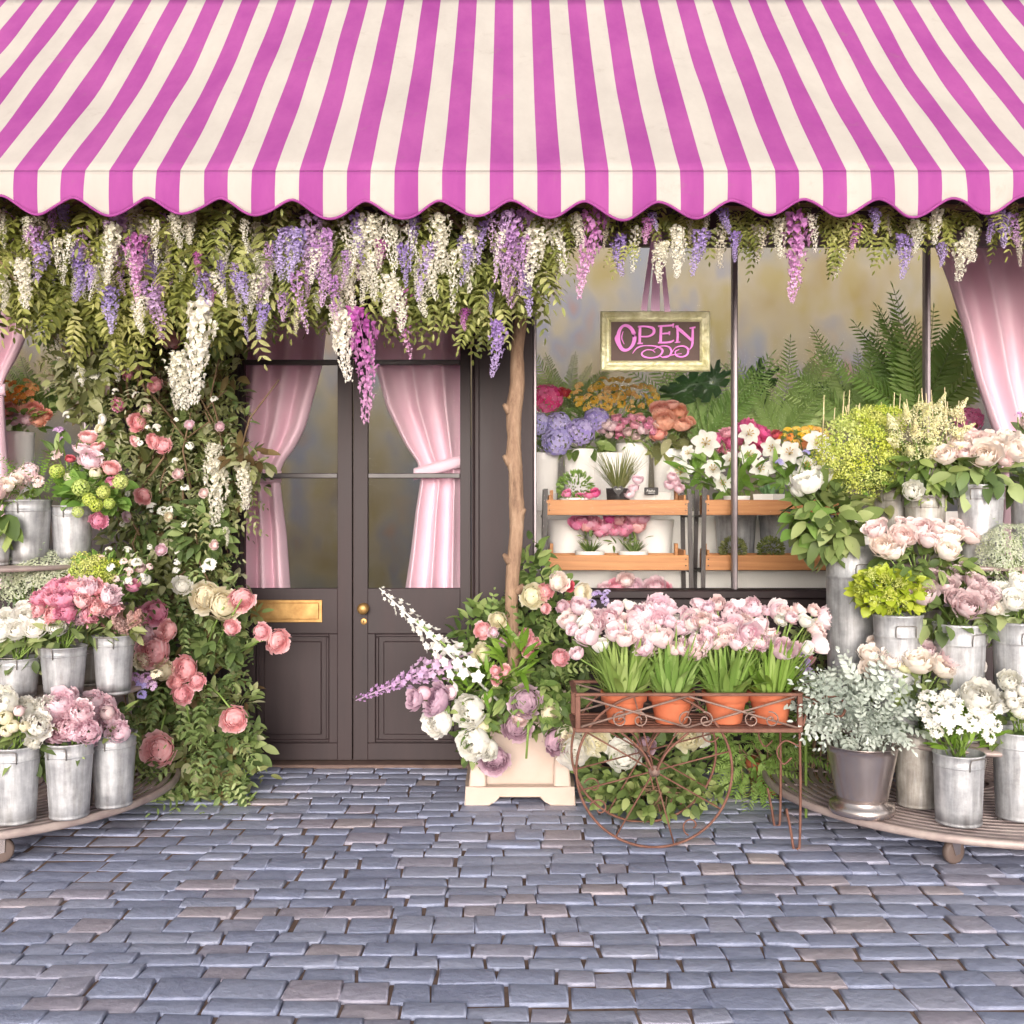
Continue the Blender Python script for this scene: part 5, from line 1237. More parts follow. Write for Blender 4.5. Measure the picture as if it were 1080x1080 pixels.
for sx in (-1, 1):
    for sy in (-1, 1):
        mb = MB(); V = []
        for (z, o1, wd) in ((.07, .285, .1), (.2, .272, .085), (H - .02, .278, .05)):
            xa, xb = PX + sx * (o1 - wd), PX + sx * o1; ya, yb = PY + sy * (o1 - wd), PY + sy * o1
            V += [(xa, ya, z), (xb, ya, z), (xb, yb, z), (xa, yb, z)]
        q = [(l*4+k, l*4+(k+1) % 4, (l+1)*4+(k+1) % 4, (l+1)*4+k) for l in (0, 1) for k in range(4)] + [(8, 9, 10, 11)]
        mb.add(V, [q])
        o = obj('corner_post', mb, M['cream_plastic'], PL, smooth=False); bv = o.modifiers.new('bevel', 'BEVEL'); bv.width = .012; bv.segments = 3
mb = MB()
prof = [(-.298, .0), (-.17, .0), (-.14, .022), (-.11, .045), (.11, .045), (.14, .022), (.17, .0), (.298, .0), (.292, .095), (.2, .1), (-.2, .1), (-.292, .095)]
for k in range(4):
    c, s = math.cos(k*PI/2), math.sin(k*PI/2); V = []
    for d_ in (.298, .262):
        for (u, z) in prof:
            uu = u * (d_ / .298 if abs(u) > .25 else 1); V.append((PX + uu*c - (-d_)*s*-1*-1, PY + uu*s + (-d_)*c, z) if False else (PX + c*uu + s*d_, PY + s*uu - c*d_, z))
    n = len(prof); q = [(i, (i+1) % n, n + (i+1) % n, n + i) for i in range(n)]
    strip = [(0, 1, 10, 11), (1, 2, 9, 10) , (2, 3, 4, 9), (4, 5, 8, 9) if False else (4, 5, 6, 9), (6, 7, 8, 9)]
    fr = [(0,1,10,11),(1,2,3,10),(3,4,9,10),(4,5,6,9),(6,7,8,9)]
    mb.add(V, [q, fr, [tuple(n + i for i in f[::-1]) for f in fr]])
o = obj('skirt', mb, M['cream_plastic'], PL, smooth=False); bv = o.modifiers.new('bevel', 'BEVEL'); bv.width = .006; bv.segments = 2

BP = thing('wooden_pole', 'knotty pale bark pole rising from the flower tub to the garland beside the doors', 'pole', at(540, 690, 5.92))
mb = MB(); pts = []; rad = []
for (px, py, w_) in ((541, 760, 14), (541, 690, 14), (540, 640, 15), (541, 600, 16), (544, 560, 16), (546, 540, 18), (544, 500, 16), (541, 484, 19), (543, 460, 16), (542, 430, 19), (545, 405, 17), (546, 370, 15), (550, 335, 14), (553, 300, 13), (556, 250, 12), (558, 225, 11)):
    Yp = np.interp(py, [330, 560, 760], [5.86, 5.74, 5.78]); p = at(px, py, Yp); pts.append(p); rad.append(w_ / 2.15 * Yp / F)
P = np.array([tuple(p) for p in pts]); t = np.linspace(0, len(P) - 1, 90); P2 = np.stack([np.interp(t, range(len(P)), P[:, i]) for i in range(3)], 1)
R2 = np.interp(t, range(len(P)), rad) * (1 + rng.normal(size=90) * .02)
P2[:, 0] += np.sin(t * 2.1) * .004; tube(mb, P2, R2, 14); obj('trunk', mb, M['bark'], BP)
for (px, py, sx) in ((534, 430, -1), (534, 484, -1), (551, 540, 1), (534, 588, -1), (549, 620, 1), (533, 660, -1)):
    mb = MB(); p = at(px, py, np.interp(py, [330, 560, 760], [5.84, 5.72, 5.76])); tube(mb, [p - Vector((sx * .02, 0, .03)), p, p + Vector((sx * .014, -.012, .018))], [.022, .018, .01], 8)
    obj('knot', mb, M['bark'], BP)

AR = thing('flower_arrangement', 'mixed arrangement of mauve ranunculus, pink roses and white delphinium spilling over the cream tub', 'flowers', at(545, 760, 5.7))
f1, f2, f3 = MB(), MB(), MB()
for (px, py, rx, ry, n, mb_) in ((550, 690, 54, 60, 420, f1), (590, 690, 34, 60, 200, f1), (520, 735, 38, 30, 170, f1), (575, 640, 40, 34, 160, f2), (562, 600, 12, 34, 90, f2), (510, 665, 30, 28, 120, f2), (590, 740, 26, 34, 110, f1), (500, 775, 16, 28, 50, f2), (480, 700, 30, 12, 50, f2), (520, 752, 30, 16, 80, f2), (575, 755, 26, 14, 60, f2), (545, 735, 40, 14, 80, f1)):
    leafcloud(mb_, n, px, py, rx, ry, 5.97 if py < 700 else 5.8, .14 if py < 700 else .2, .09, .042, up=.1)
for (px, py, rx, ry, n, mb_) in ((520, 745, 34, 20, 90, f1), (575, 745, 28, 18, 80, f2), (505, 770, 16, 18, 40, f2), (550, 728, 40, 16, 80, f2), (592, 762, 12, 16, 30, f1), (470, 745, 16, 14, 24, f2)):
    leafcloud(mb_, n, px, py, rx, ry, 5.56, .08, .078, .04, up=-.2)
frondcloud(f2, 26, 545, 700, 60, 50, 5.7, .2, .2, 4, .34, .15, up=.1)
leafcloud(f3, 90, 520, 720, 34, 18, 5.58, .12, .11, .022, up=.2); leafcloud(f3, 30, 545, 700, 18, 24, 5.58, .1, .15, .03, up=.5)
obj('foliage', f1, LF['rose'], AR); obj('foliage', f2, LF['rose'], AR); obj('foliage', f3, LF['fresh'], AR)
for (px, py, r, mt, kd) in [(554,740,17,'mauve','ran'),(545,766,16,'mauve','ran'),(521,801,16,'mauve','ran'),(587,782,15,'mauve','ran'),(461,738,17,'mauve','ran'),(438,737,11,'mauve','rose'),(447,731,8,'palepink','bud'),(475,730,8,'palepink','ran'),(549,757,9,'blush','ran'),
  (462,761,17,'white','peony'),(496,749,18,'white','peony'),(500,784,18,'white','peony'),(515,790,12,'white','peony'),(513,737,6,'cream','bud'),(509,768,8,'cream','bud'),(562,629,13,'cream','ran'),(589,614,11,'ivory','ran'),(614,626,11,'cream','ran'),(525,654,9,'cream','ran'),(508,690,11,'cream','ran'),(580,752,11,'cream','ran'),
  (575,624,9,'pink','ran'),(575,642,6,'pink','ran'),(604,642,9,'pink','ran'),(593,640,7,'palepink','ran'),(509,665,9,'pink','ran'),(520,667,6,'palepink','ran'),(531,677,5,'palepink','ran'),(554,672,9,'pink','ran'),(564,678,6,'pink','ran'),(557,686,7,'pink','ran'),(591,694,9,'pink','ran'),(532,708,7,'pink','ran'),(524,717,6,'pink','ran'),(522,707,5,'pink','ran'),(600,618,6,'red','ran')]:
    Y = 5.48 + rnd.uniform(-.03, .05) + (.12 if py < 700 else 0); bloom(AR, kd, mt, at(px, py, Y), r * Y / F, Vector(((px - 545) / 90, -1, .15 - max(0, (py - 740)) / 160)), .25)
for (px, py, r) in ((630, 628, 8), (637, 634, 7), (624, 637, 7), (615, 640, 6), (640, 626, 6)): bloom(AR, 'free', 'lav', at(px, py, 5.6), r * 5.6 / F)
def spike(a, c, mt, bw=.16):
    p, q = at(*a), at(*c); d = q - p; L = d.length
    me = PROTO['spike'][0]; o = inst('delphinium_spike', me, PT[mt], AR, p, d.to_track_quat('Z', 'Y'), (L * bw / .16 * .9, L * bw / .16 * .9, L)); return o
spike((497, 712, 5.5), (402, 622, 5.3), 'white', .19); spike((468, 700, 5.5), (377, 738, 5.3), 'lavpink', .2)
mb = MB(); tube(mb, [at(556, 745, 5.52), at(557, 770, 5.5), at(555, 800, 5.5)], .007, 6); obj('stem', mb, M['stem'], AR); mb = MB(); tube(mb, [at(508, 720, 5.6), at(480, 690, 5.45), at(440, 655, 5.35)], .006, 6); obj('stem', mb, M['stem'], AR)

# ---------------------------------------------------------------- rusty flower cart
FY, BY = 4.9, 5.26
def cat_pts(pts, k=8):
    P = np.array([tuple(p) for p in pts], float); out = []
    n = len(P)
    for i in range(n - 1):
        p0, p1, p2, p3 = P[max(i-1, 0)], P[i], P[i+1], P[min(i+2, n-1)]
        for j in range(k):
            s = j / k; out.append(.5 * ((2*p1) + (-p0+p2)*s + (2*p0-5*p1+4*p2-p3)*s*s + (-p0+3*p1-3*p2+p3)*s**3))
    out.append(P[-1]); return np.array(out)
x0, x1 = at(607, 0, FY).x, at(846, 0, FY).x; zt, zb = .742, .572
CT = thing('flower_cart', 'rusty wrought iron flower cart with spoked wheels and scroll handle carrying potted tulips', 'cart', ((x0+x1)/2, (FY+BY)/2, 0))
mb = MB()
for z, hgt in ((zt, .014), (zb, .02)):
    for yy in (FY, BY): box(mb, x0, x1, yy - .012, yy + .012, z - hgt/2, z + hgt/2, bev=.003)
    for xx in (x0, x1): box(mb, xx - .011, xx + .011, FY + .0121, BY - .0121, z - hgt/2 + .001, z + hgt/2 - .001, bev=.003)
for xx in (x0 + .011, x1 - .011):
    for yy in (FY, BY): box(mb, xx - .012, xx + .012, yy - .0115, yy + .0115, zb + .0101, zt - .0071, bev=.003)
obj('tray_frame', mb, M['rust'], CT, smooth=False)
mb = MB()
for i in range(1, 6):
    yy = FY + .035 + i * .058; box(mb, x0 + .012, x1 - .012, yy - .019, yy + .019, zb - .006, zb + .002, bev=.002)
obj('tray_slats', mb, M['rust'], CT, smooth=False)
w_ = x1 - x0
for yy in (FY, BY):
    mb = MB()
    for (u0, u1) in ((.02, .5), (.5, .98)):
        a, c = x0 + w_*u0, x0 + w_*u1
        tube(mb, [(a, yy, zt - .01), (c, yy, zb + .012)], .0055, 6); tube(mb, [(a, yy + .011, zb + .012), (c, yy + .011, zt - .01)], .0055, 6)
    for u in (.24, .53, .82):
        for sg in (-1, 1):
            th = np.linspace(0, 2.6 * PI, 22); rr = .008 + .032 * th / (2.6 * PI)
            cx_ = x0 + w_*u + sg * .045
            tube(mb, np.stack([cx_ + sg * rr * np.cos(th), np.full(22, yy - .008), zb + .05 + rr * np.sin(th)], 1), .0038, 5)
    obj('scrollwork', mb, M['rust_pale'], CT)
wc = at(690, 0, 4.926); WR = .372
for yy in (4.926, 5.32):
    mb = MB(); a = np.linspace(0, 2*PI, 65)
    tube(mb, np.stack([wc.x + WR*np.cos(a), np.full(65, yy), WR + .003 + WR*np.sin(a) * .985], 1), .0065, 8, cap=False)
    W = obj('wheel', mb, M['rust'], CT)
    mb = MB()
    for k in range(8):
        q = 2*PI*k/8 + .26; tube(mb, [(wc.x + .02*math.cos(q), yy, WR + .02*math.sin(q)), (wc.x + WR*math.cos(q), yy, WR + WR*math.sin(q)*.985)], .0042, 6)
    for k in range(4):
        q0 = 2*PI*k/4 + .6; th = np.linspace(0, 1.7 * PI, 18)
        cx_, cz_ = wc.x + (WR - .055) * math.cos(q0), WR + (WR - .055) * math.sin(q0); rr = .012 + .036 * th / (1.7*PI)
        tube(mb, np.stack([cx_ + rr*np.cos(th + q0), np.full(18, yy), cz_ + rr*np.sin(th + q0)], 1), .0042, 5)
    obj('spokes', mb, M['rust'], W)
    mb = MB(); ylathe(mb, [(0, -.022), (.022, -.022), (.026, -.01), (.026, .012), (.014, .018), (.014, .026), (0, .026)], wc.x, yy, WR, 16); obj('hub', mb, M['rust_pale'], W)
mb = MB(); tube(mb, [(wc.x, 4.926, WR), (wc.x, 5.32, WR)], .009, 8)
for yy in (FY, BY):
    for sg in (-1, 1):
        tube(mb, cat_pts([(wc.x + sg*.01, yy, WR + .01), (wc.x + sg*.06, yy, WR + .1), (wc.x + sg*.16, yy, zb - .011)]), .006, 6)
obj('axle', mb, M['rust'], CT)
for yy, ft in ((FY, 890), (BY, 0)):
    mb = MB(); tube(mb, cat_pts([(x1 - .012, yy, zb - .01), (x1 - .008, yy, .3), (x1 - .012, yy, .035), (x1 - .025, yy, .008), (x1 - .04, yy, .01), (x1 - .055, yy, .1), (x1 - .075, yy, .2)]), .0065, 6)
    tube(mb, cat_pts([(x1 - .01, yy, zb - .08), (x1 - .08, yy, zb - .05), (x1 - .12, yy, zb - .1), (x1 - .09, yy, zb - .16), (x1 - .05, yy, zb - .13)]), .0045, 6)
    obj('leg', mb, M['rust'], CT)
for yy in (FY, BY):
    mb = MB(); tube(mb, cat_pts([(x1 + .004, yy, zb + .02), (x1 + .03, yy, zb + .1), (x1 + .1, yy, zb + .155), (x1 + .17, yy, zb + .155), (x1 + .205, yy, zb + .115), (x1 + .19, yy, zb + .07), (x1 + .155, yy, zb + .07), (x1 + .15, yy, zb + .1)]), .0065, 6)
    tube(mb, cat_pts([(x1 + .01, yy, zt - .01), (x1 + .06, yy, zt - .025), (x1 + .12, yy, zt - .06), (x1 + .13, yy, zt - .09), (x1 + .11, yy, zt - .09)]), .0042, 6)
    obj('handle', mb, M['rust'], CT)

pots = ((658, 'leftmost'), (708, 'second from the left'), (765, 'third from the left'), (813, 'rightmost'))
word = {658: 'leftmost of the four', 708: 'second from the left', 765: 'third from the left', 813: 'nearest the scroll handle'}
for (px, nm) in pots:
    Y = 5.07; s = Y / F; x = at(px, 0, Y).x; r = 24 * s; z = zb + .003; h = 33 * s
    Pt = thing('terracotta_pot', 'terracotta pot on the rusty cart, ' + word[px], 'pot', (x, Y, z), 'terracotta pots on the cart')
    mb = MB(); lathe(mb, [(0, .001), (r*.68, .001), (r*.7, .006), (r*.88, h*.68), (r*.89, h*.7), (r*1.0, h*.71), (r*1.03, h*.98), (r*1.02, h), (r*.94, h), (r*.9, h*.86), (0, h*.86)], (x, Y, z), 36); obj('body', mb, M['terra'], Pt)
    mb = MB(); lathe(mb, [(0, h*.93), (r*.9, h*.9)], (x, Y, z), 24); obj('soil', mb, M['soil'], Pt)
    Tp = thing('potted_tulip', 'pale pink double tulips on the cart, ' + word[px], 'tulips', (x, Y, z + h * .9), 'potted double tulips')
    mb = MB(); blades(mb, 90, (x, Y, z + h*.88), .12, .3, .026, .32, .35, r*.85); blades(mb, 34, (x, Y, z + h*.88), .2, .22, .034, .6, .8, r*.8); blades(mb, 40, (x, Y, z + h*.88), .1, .36, .016, .3, .2, r*.8)
    obj('leaves', mb, LF['tulip'], Tp)
    sm = MB(); lo, hi = {658: (596, 692), 708: (668, 752), 765: (722, 806), 813: (780, 872)}[px]
    for i in range(22):
        hx = lo + (hi - lo) * (i + .5 + rnd.uniform(-.6, .6)) / 22; row = i % 3
        hy = (647, 660, 676)[row] + rnd.uniform(-9, 10) + (4 if hx > 840 or hx < 610 else 0) - (4 if 740 < hx < 800 else 0); hY = Y + (.1, 0, -.13)[row] + rnd.uniform(-.04, .04)
        p = at(hx, hy, hY); rr = rnd.uniform(7, 12.5) * s
        bloom(Tp, rnd.choice(['tulip', 'tulip', 'peony', 'carn']), rnd.choice(['tulip', 'tulip', 'white', 'tulip', 'blush', 'palepink']), p, rr, Vector(((hx - px) / 60, -.7, .7)), .6)
        q = Vector((x + rnd.gauss(0, .03), Y + rnd.gauss(0, .03), z + h*.88)); tube(sm, cat_pts([q, (q + p) / 2 + Vector(((x - p.x) * .12, 0, .0)), p - Vector((0, 0, rr * .4))], 4), .0042, 5)
    obj('stems', sm, M['stem'], Tp)

# plants standing on the ground beneath and behind the cart ------------------------------------------
def ground_plant(name, label, px, py, rx, ry, Y, n, L, W, mat, flowers=(), cat='plant', group='bushes under the cart', fronds=0):
    T = thing(name, label, cat, (at(px, 0, Y).x, Y, 0), group)
    mb = MB(); leafcloud(mb, n, px, py, rx, ry, Y, rx * Y / F * .7, L, W, up=.1)
    if fronds: frondcloud(mb, fronds, px, py, rx, ry, Y, .15, .26, 12, .3, .07, up=.3)
    mb2 = MB()
    for i in range(12):
        p = Vector((T.location.x + rnd.uniform(-.08, .08), Y + rnd.uniform(-.05, .05), .0)); tube(mb2, [p, p + Vector((rnd.uniform(-.1, .1), 0, .15)), at(px + rnd.uniform(-rx, rx) * .7, py + rnd.uniform(-ry, ry) * .5, Y)], [.007, .006, .004], 5)
    obj('foliage', mb, LF[mat], T); obj('stems', mb2, M['twig'], T)
    for (bx, by, r, kd, mt) in flowers: bloom(T, kd, mt, at(bx, by, Y - .24), r * (Y - .24) / F, Vector((0, -1, .2)), .3)
    return T
ground_plant('rose_bush', 'leafy bush with big cream roses behind the near cart wheel', 672, 808, 66, 40, 5.72, 420, .09, .05, 'rose',
   [(606, 790, 18, 'rose', 'white'), (628, 782, 14, 'rose', 'cream'), (658, 798, 17, 'rose', 'white'), (680, 787, 11, 'ran', 'mauve'), (727, 778, 14, 'rose', 'cream'), (740, 776, 10, 'rose', 'white'), (595, 775, 10, 'rose', 'cream')], 'bush')
ground_plant('variegated_ivy', 'green low ivy spreading on the cobbles below the rose bush', 690, 836, 70, 18, 5.45, 260, .065, .045, 'rose')
ground_plant('fern', 'feathery green fern beside the small terracotta pot behind the cart legs', 795, 790, 30, 28, 5.8, 60, .07, .03, 'fern', fronds=70)
ground_plant('shrub', 'dark leafed shrub against the wall between the cart handle and the shiny vase', 858, 775, 26, 50, 6.15, 190, .09, .05, 'rose')
ground_plant('rose_bush', 'flowering bush behind the cart handle with pink blooms and a purple hyacinth', 862, 690, 34, 30, 5.8, 190, .07, .03, 'rose',
   [(872, 674, 12, 'tulip', 'palepink'), (846, 690, 12, 'tulip', 'pink'), (842, 684, 8, 'bud', 'rosepink'), (890, 652, 6, 'free', 'white'), (862, 655, 6, 'free', 'cream')], 'bush')
hy = thing('hyacinth', 'purple hyacinth spike behind the right end of the cart', 'flower', at(848, 718, 5.45), 'bushes under the cart')
for (px, py) in ((846, 705), (850, 698), (853, 709), (845, 714), (852, 717), (849, 690)): bloom(hy, 'free', 'lav', at(px, py, 5.4), 7 * 5.4 / F)
mb = MB(); tube(mb, [at(849, 690, 5.42), at(850, 760, 5.42), (at(850, 800, 5.42).x, 5.42, 0)], .008, 6); obj('stems', mb, M['stem'], hy)
x, Y = at(806, 0, 5.9).x, 5.9
Pt = thing('terracotta_pot', 'small terracotta pot on the ground behind the cart legs', 'pot', (x, Y, 0))
mb = MB(); r, h = .1, .19; lathe(mb, [(0, .001), (r*.7, .001), (r*.9, h*.72), (r*1.05, h*.73), (r*1.05, h), (r*.92, h), (r*.9, h*.85), (0, h*.85)], (x, Y, 0), 28); obj('body', mb, M['terra'], Pt)

# ---------------------------------------------------------------- display inside the window
mb = MB(); box(mb, WX(570, 7.0), WX(1150, 7.4), 7.0, 7.36, .031, 1.2); box(mb, WX(560, 7.0), WX(1150, 7.4), 7.361, 7.9, .031, 1.6)
tag(obj('display_bench', mb, M['bench'], smooth=False, origin=(1.8, 7.3, 0)), 'stepped white bench behind the wooden racks inside the display window', 'bench')
def rack(label, px0, px1, Y=6.82, dep=.17):
    s = Y / F; x0, x1 = at(px0, 0, Y).x, at(px1, 0, Y).x
    T = thing('plant_rack', label, 'rack', ((x0+x1)/2, Y, .03), 'wooden plant racks in the window')
    zt = [WZ(543, Y), WZ(600, Y), WZ(657, Y)]
    for sx, xx in ((1, x0), (-1, x1)):
        mb = MB()
        for (ya, yb) in ((Y - dep, Y - dep * .8), (Y + dep, Y + dep * .8)):
            t = np.linspace(0, 1, 2); p0, p1 = Vector((xx - sx*.02, ya, .031)), Vector((xx + sx * .012, yb, zt[0] + .17)); w_ = .014
            V = []
            for p in (p0, p1): V += [(p.x - w_, p.y - w_*.6, p.z), (p.x + w_, p.y - w_*.6, p.z), (p.x + w_, p.y + w_*.6, p.z), (p.x - w_, p.y + w_*.6, p.z)]
            mb.add(V, [[(0,1,5,4),(1,2,6,5),(2,3,7,6),(3,0,4,7),(4,5,6,7)]])
        for z in zt: box(mb, xx - .011, xx + .011, Y - dep*.8, Y + dep*.8, z - .016, z - .004)
        obj('side_frame', mb, M['black_metal'], T, smooth=False)
    for z in zt:
        mb = MB(); a, c = x0 + .032, x1 - .032
        box(mb, x0 + .013, x1 - .013, Y - dep*.86, Y - dep*.86 + .014, z, z + .098, bev=.003); box(mb, a, c, Y + dep*.8, Y + dep*.8 + .014, z, z + .098, bev=.003)
        for xx in (a + .007, c - .007): box(mb, xx - .007, xx + .007, Y - dep*.86 + .0145, Y + dep*.8 - .0005, z, z + .13, bev=.003)
        for cx_ in (a + .026, c - .026):
            for yy in (Y + dep*.5,): box(mb, cx_ - .011, cx_ + .011, yy, yy + .05, z + .012, z + .165, bev=.002)
        box(mb, a + .015, c - .015, Y - dep*.86 + .0145, Y + dep*.8 - .0005, z + .002, z + .011)
        tr = obj('tray', mb, M['wood'], T, smooth=False)
        mb = MB(); box(mb, x0 + .012, x1 - .012, Y - dep*.9, Y + dep*.88, z - .004, z - .0005); obj('support_bar', mb, M['black_metal'], tr, smooth=False)
        mb = MB()
        for xx in (x0 + .035, x1 - .035):
            for zz in (.03, .07): ylathe(mb, [(0, .0), (.005, 0), (.004, .002), (0, .002)], xx, Y - dep*.86 - .0003, z + zz, 8)
        obj('nails', mb, M['black_metal'], tr)
    return zt
TZ = rack('wooden plant rack at the left of the display window with the grass pot on top', 573, 725)
rack('wooden plant rack behind the window mullion with succulents and lilies', 737, 890)
RY = 6.82
def pot(label, px, w, hgt, z, Y=RY, mat='white_pot', name='flower_pot', group='small white pots in the window', square=False, cat='pot'):
    s = Y / F; x = at(px, 0, Y).x; r = w * s / 2; h = hgt * s
    T = thing(name, label, cat, (x, Y, z), group); mb = MB()
    lathe(mb, [(0, .001), (r*.82, .001), (r*.84, .005), (r*.99, h - .004), (r, h), (r*.93, h), (r*.9, h*.85), (0, h*.85)], (x, Y, z), 4 if square else 28); 
    obj('body', mb, M[mat], T, smooth=not square); return Vector((x, Y, z + h * .86))
def potplant(label, base, n, L, W, mat, lean=.4, droop=.3, spread=.2, r0=.03, name='potted_plant', ball=0):
    T = thing(name, label, 'plant', base, 'small potted plants in the window'); mb = MB()
    if ball:
        P = rdir(n) * ball; leaves(mb, P + np.array(base) + np.array([0, 0, ball * .75]), P + rdir(n) * ball * .4, rdir(n), L, W, rng.random(n))
    else: blades(mb, n, base, spread, L, W, lean, droop, r0)
    obj('foliage', mb, LF[mat], T); return T
zA, zB, zC = TZ[0] + .012, TZ[1] + .012, TZ[2] + .012
p = pot('small white pot under the bright feathery green plant on the left rack', 607, 34, 16, zA); potplant('bright green feathery plant on the upper tray of the left rack', p, 380, .035, .014, 'fresh', ball=.1)
p = pot('dark pot with a heart tag under the spiky grass on the left rack', 652, 26, 26, zA, mat='tagblack', group=None); potplant('spiky brown green grass tuft with a heart tag on the left rack', p, 130, .3, .007, 'grass', .5, .3, .15, .03, 'grass_tuft')
hx, hz = at(652, 0, 6.66).x, WZ(517, 6.66); mb = MB()
ht = [(math.sin(t)**3 * .034, (13*math.cos(t) - 5*math.cos(2*t) - 2*math.cos(3*t) - math.cos(4*t)) * .0024) for t in np.linspace(0, 2*PI, 30, endpoint=False)]
mb.add([(hx + a, 6.66, hz + c) for a, c in ht] + [(hx + a, 6.664, hz + c) for a, c in ht], [[tuple(range(30))], [tuple(range(59, 29, -1))], [(i, (i+1) % 30, 30 + (i+1) % 30, 30 + i) for i in range(30)]])
HT = tag(obj('heart_tag', mb, M['tagblack'], smooth=False, origin=(hx, 6.66, hz)), 'small black heart shaped tag hanging in front of the spiky grass pot', 'tag')
mb = MB()
for k, (a, c) in enumerate(((-.012, .012), (-.004, .01), (.006, .013), (.012, .01))): stroke(mb, [(hx + a - .003, hz + c - .008), (hx + a, hz + c), (hx + a + .004, hz + c - .007)], .0022, 6.6575, 6.6598)
obj('lettering', mb, M['chalk'], HT, smooth=False)
hx, hz = at(687, 0, 6.66).x, WZ(518, 6.66); mb = MB(); box(mb, hx - .045, hx + .045, 6.662, 6.668, hz - .024, hz + .024, bev=.004)
ST_ = tag(obj('name_tag', mb, M['tagblack'], smooth=False, origin=(hx, 6.665, hz)), 'small black rectangular name tag on the white box of the left rack', 'tag'); mb = MB()
for a, c in ((-.024, .004), (-.01, .0), (.004, .003), (.018, .0)): stroke(mb, [(hx + a - .005, hz + c - .006), (hx + a, hz + c + .006), (hx + a + .005, hz + c - .005)], .0028, 6.6595, 6.6618)
stroke(mb, [(hx - .022, hz - .013), (hx + .022, hz - .012)], .002, 6.6595, 6.6618); obj('lettering', mb, M['chalk'], ST_, smooth=False)
p = pot('square white box behind the black name tag on the left rack', 688, 40, 22, zA, square=True)
pt = thing('potted_plant', 'little pink blossoms in the square white box on the left rack', 'plant', p, 'small potted plants in the window')
for (px, py) in ((668, 515), (672, 506), (664, 521), (712, 508), (716, 515), (706, 512), (709, 503), (628, 520), (622, 522), (598, 521), (612, 525)): bloom(pt, 'peony', 'hot' if px < 630 else 'palepink', at(px, py, 6.75), (5.5 if px < 640 else 6) * 6.75 / F)
for i, px in enumerate((622, 668)):
    wd = ('left', 'right')[i]
    p = pot(f'white bowl pot on the lower tray of the left rack, the {wd} of its two', px, 32, 17, zB); potplant(f'spiky plant in the {wd} bowl on the lower tray of the left rack', p, 50, .11, .012, 'rose', .7, .3, .2, .02)
pt = thing('potted_plant', 'row of bright pink tulips behind the two bowls of the left rack', 'plant', at(640, 575, 6.95), 'small potted plants in the window')
for i in range(15): bloom(pt, 'tulip', rnd.choice(['rosepink', 'hot', 'rosepink', 'pink']), at(609 + i * 4.9, 552 + rnd.uniform(-7, 8), 6.95), 8 * 6.95 / F, Vector((0, -.6, .8)))
mb = MB(); leafcloud(mb, 40, 645, 568, 36, 8, 6.96, .05, .07, .02, up=.8); obj('foliage', mb, LF['rose'], pt)
p = pot('white pot of dark rosette succulent on the upper tray behind the window mullion', 777, 28, 18, zA); potplant('dark green rosette succulent left of the pale box on the right rack', p, 40, .055, .028, 'rose', .9, .1, .3, .02, 'succulent')
p = pot('white box pot on the upper tray of the right rack beside the mullion', 811, 34, 20, zA, square=True); potplant('upright green succulent in the white box pot of the right rack', p, 36, .09, .028, 'succ', .5, .2, .2, .03, 'succulent')
for i, (px, wd) in enumerate(((773, 'behind the mullion'), (813, 'in the middle'), (857, 'beside the very tall bucket'))):
    p = pot(f'small white pot on the lower tray of the right rack, {wd}', px, 20, 12, zB); potplant(f'mossy topiary ball on the right rack, {wd}', p, 420, .03, .012, 'grass', ball=.068)
for i, (px, wd, mt) in enumerate(((765, 'left of the mullion', 'fresh'), (803, 'right of the mullion', 'grey'), (845, 'at the right end', 'fresh'))):
    p = pot(f'square white pot on the bottom tray of the right rack, {wd}', px, 28, 18, zC + .06, square=True); potplant(f'small leafy succulent on the bottom tray of the right rack, {wd}', p, 44, .06, .026, mt, .8, .1, .3, .02, 'succulent')
pt = thing('potted_plant', 'pale pink blooms low in the window just above the sill', 'plant', at(660, 618, 6.8), 'small potted plants in the window')
for (px, py, r, m_) in ((660, 612, 9, 'blush'), (650, 618, 9, 'rosepink'), (668, 620, 11, 'palepink'), (690, 619, 12, 'palepink'), (700, 620, 8, 'rosepink'), (638, 621, 8, 'palepink')): bloom(pt, 'ran', m_, at(px, py, 6.75), r * 6.75 / F)

def wbucket(label, px, top, w, Y, z, mat='white_bucket'):
    s = Y / F; r = w * s / 2; x = (px - 540) * s; zt_ = EYE + (HY - top) * s; h = zt_ - z
    T = thing('white_bucket' if mat == 'white_bucket' else 'zinc_bucket', label, 'bucket', (x, Y, z), 'buckets on the bench inside'); mb = MB()
    lathe(mb, [(0, .002), (r*.8, .002), (r*.82, .01), (r*.94, h*.84), (r*.97, h*.86), (r*.98, h*.9), (r*1.0, h*.98), (r, h), (r*.95, h), (r*.9, h*.8), (0, h*.8)], (x, Y, z), 30); obj('body', mb, M[mat], T)
for (k, px, top) in (('under the lilac hydrangeas', 612, 474), ('under the pink hydrangea', 572, 478), ('under the yellow flowers', 640, 478), ('under the small pink lisianthus', 668, 468), ('under the peach ranunculus', 706, 474)):
    wbucket('white bucket on the back step of the window bench, ' + k, px, top, 36, 7.55, 1.602)
for (k, px) in (('behind the left bowl pot', 597), ('behind the right bowl pot', 640), ('under the black name tag', 690), ):
    wbucket('white bucket on the front step of the bench, ' + k, px, 548, 42, 7.18, 1.202)
for (k, px) in (('behind the window mullion', 776), ('right of the mullion', 822), ('beside the very tall bucket', 862)):
    wbucket('grey zinc bucket on the front step of the bench, ' + k, px, 540, 44, 7.18, 1.202, 'galv')
IN = 'flowers on the bench inside'
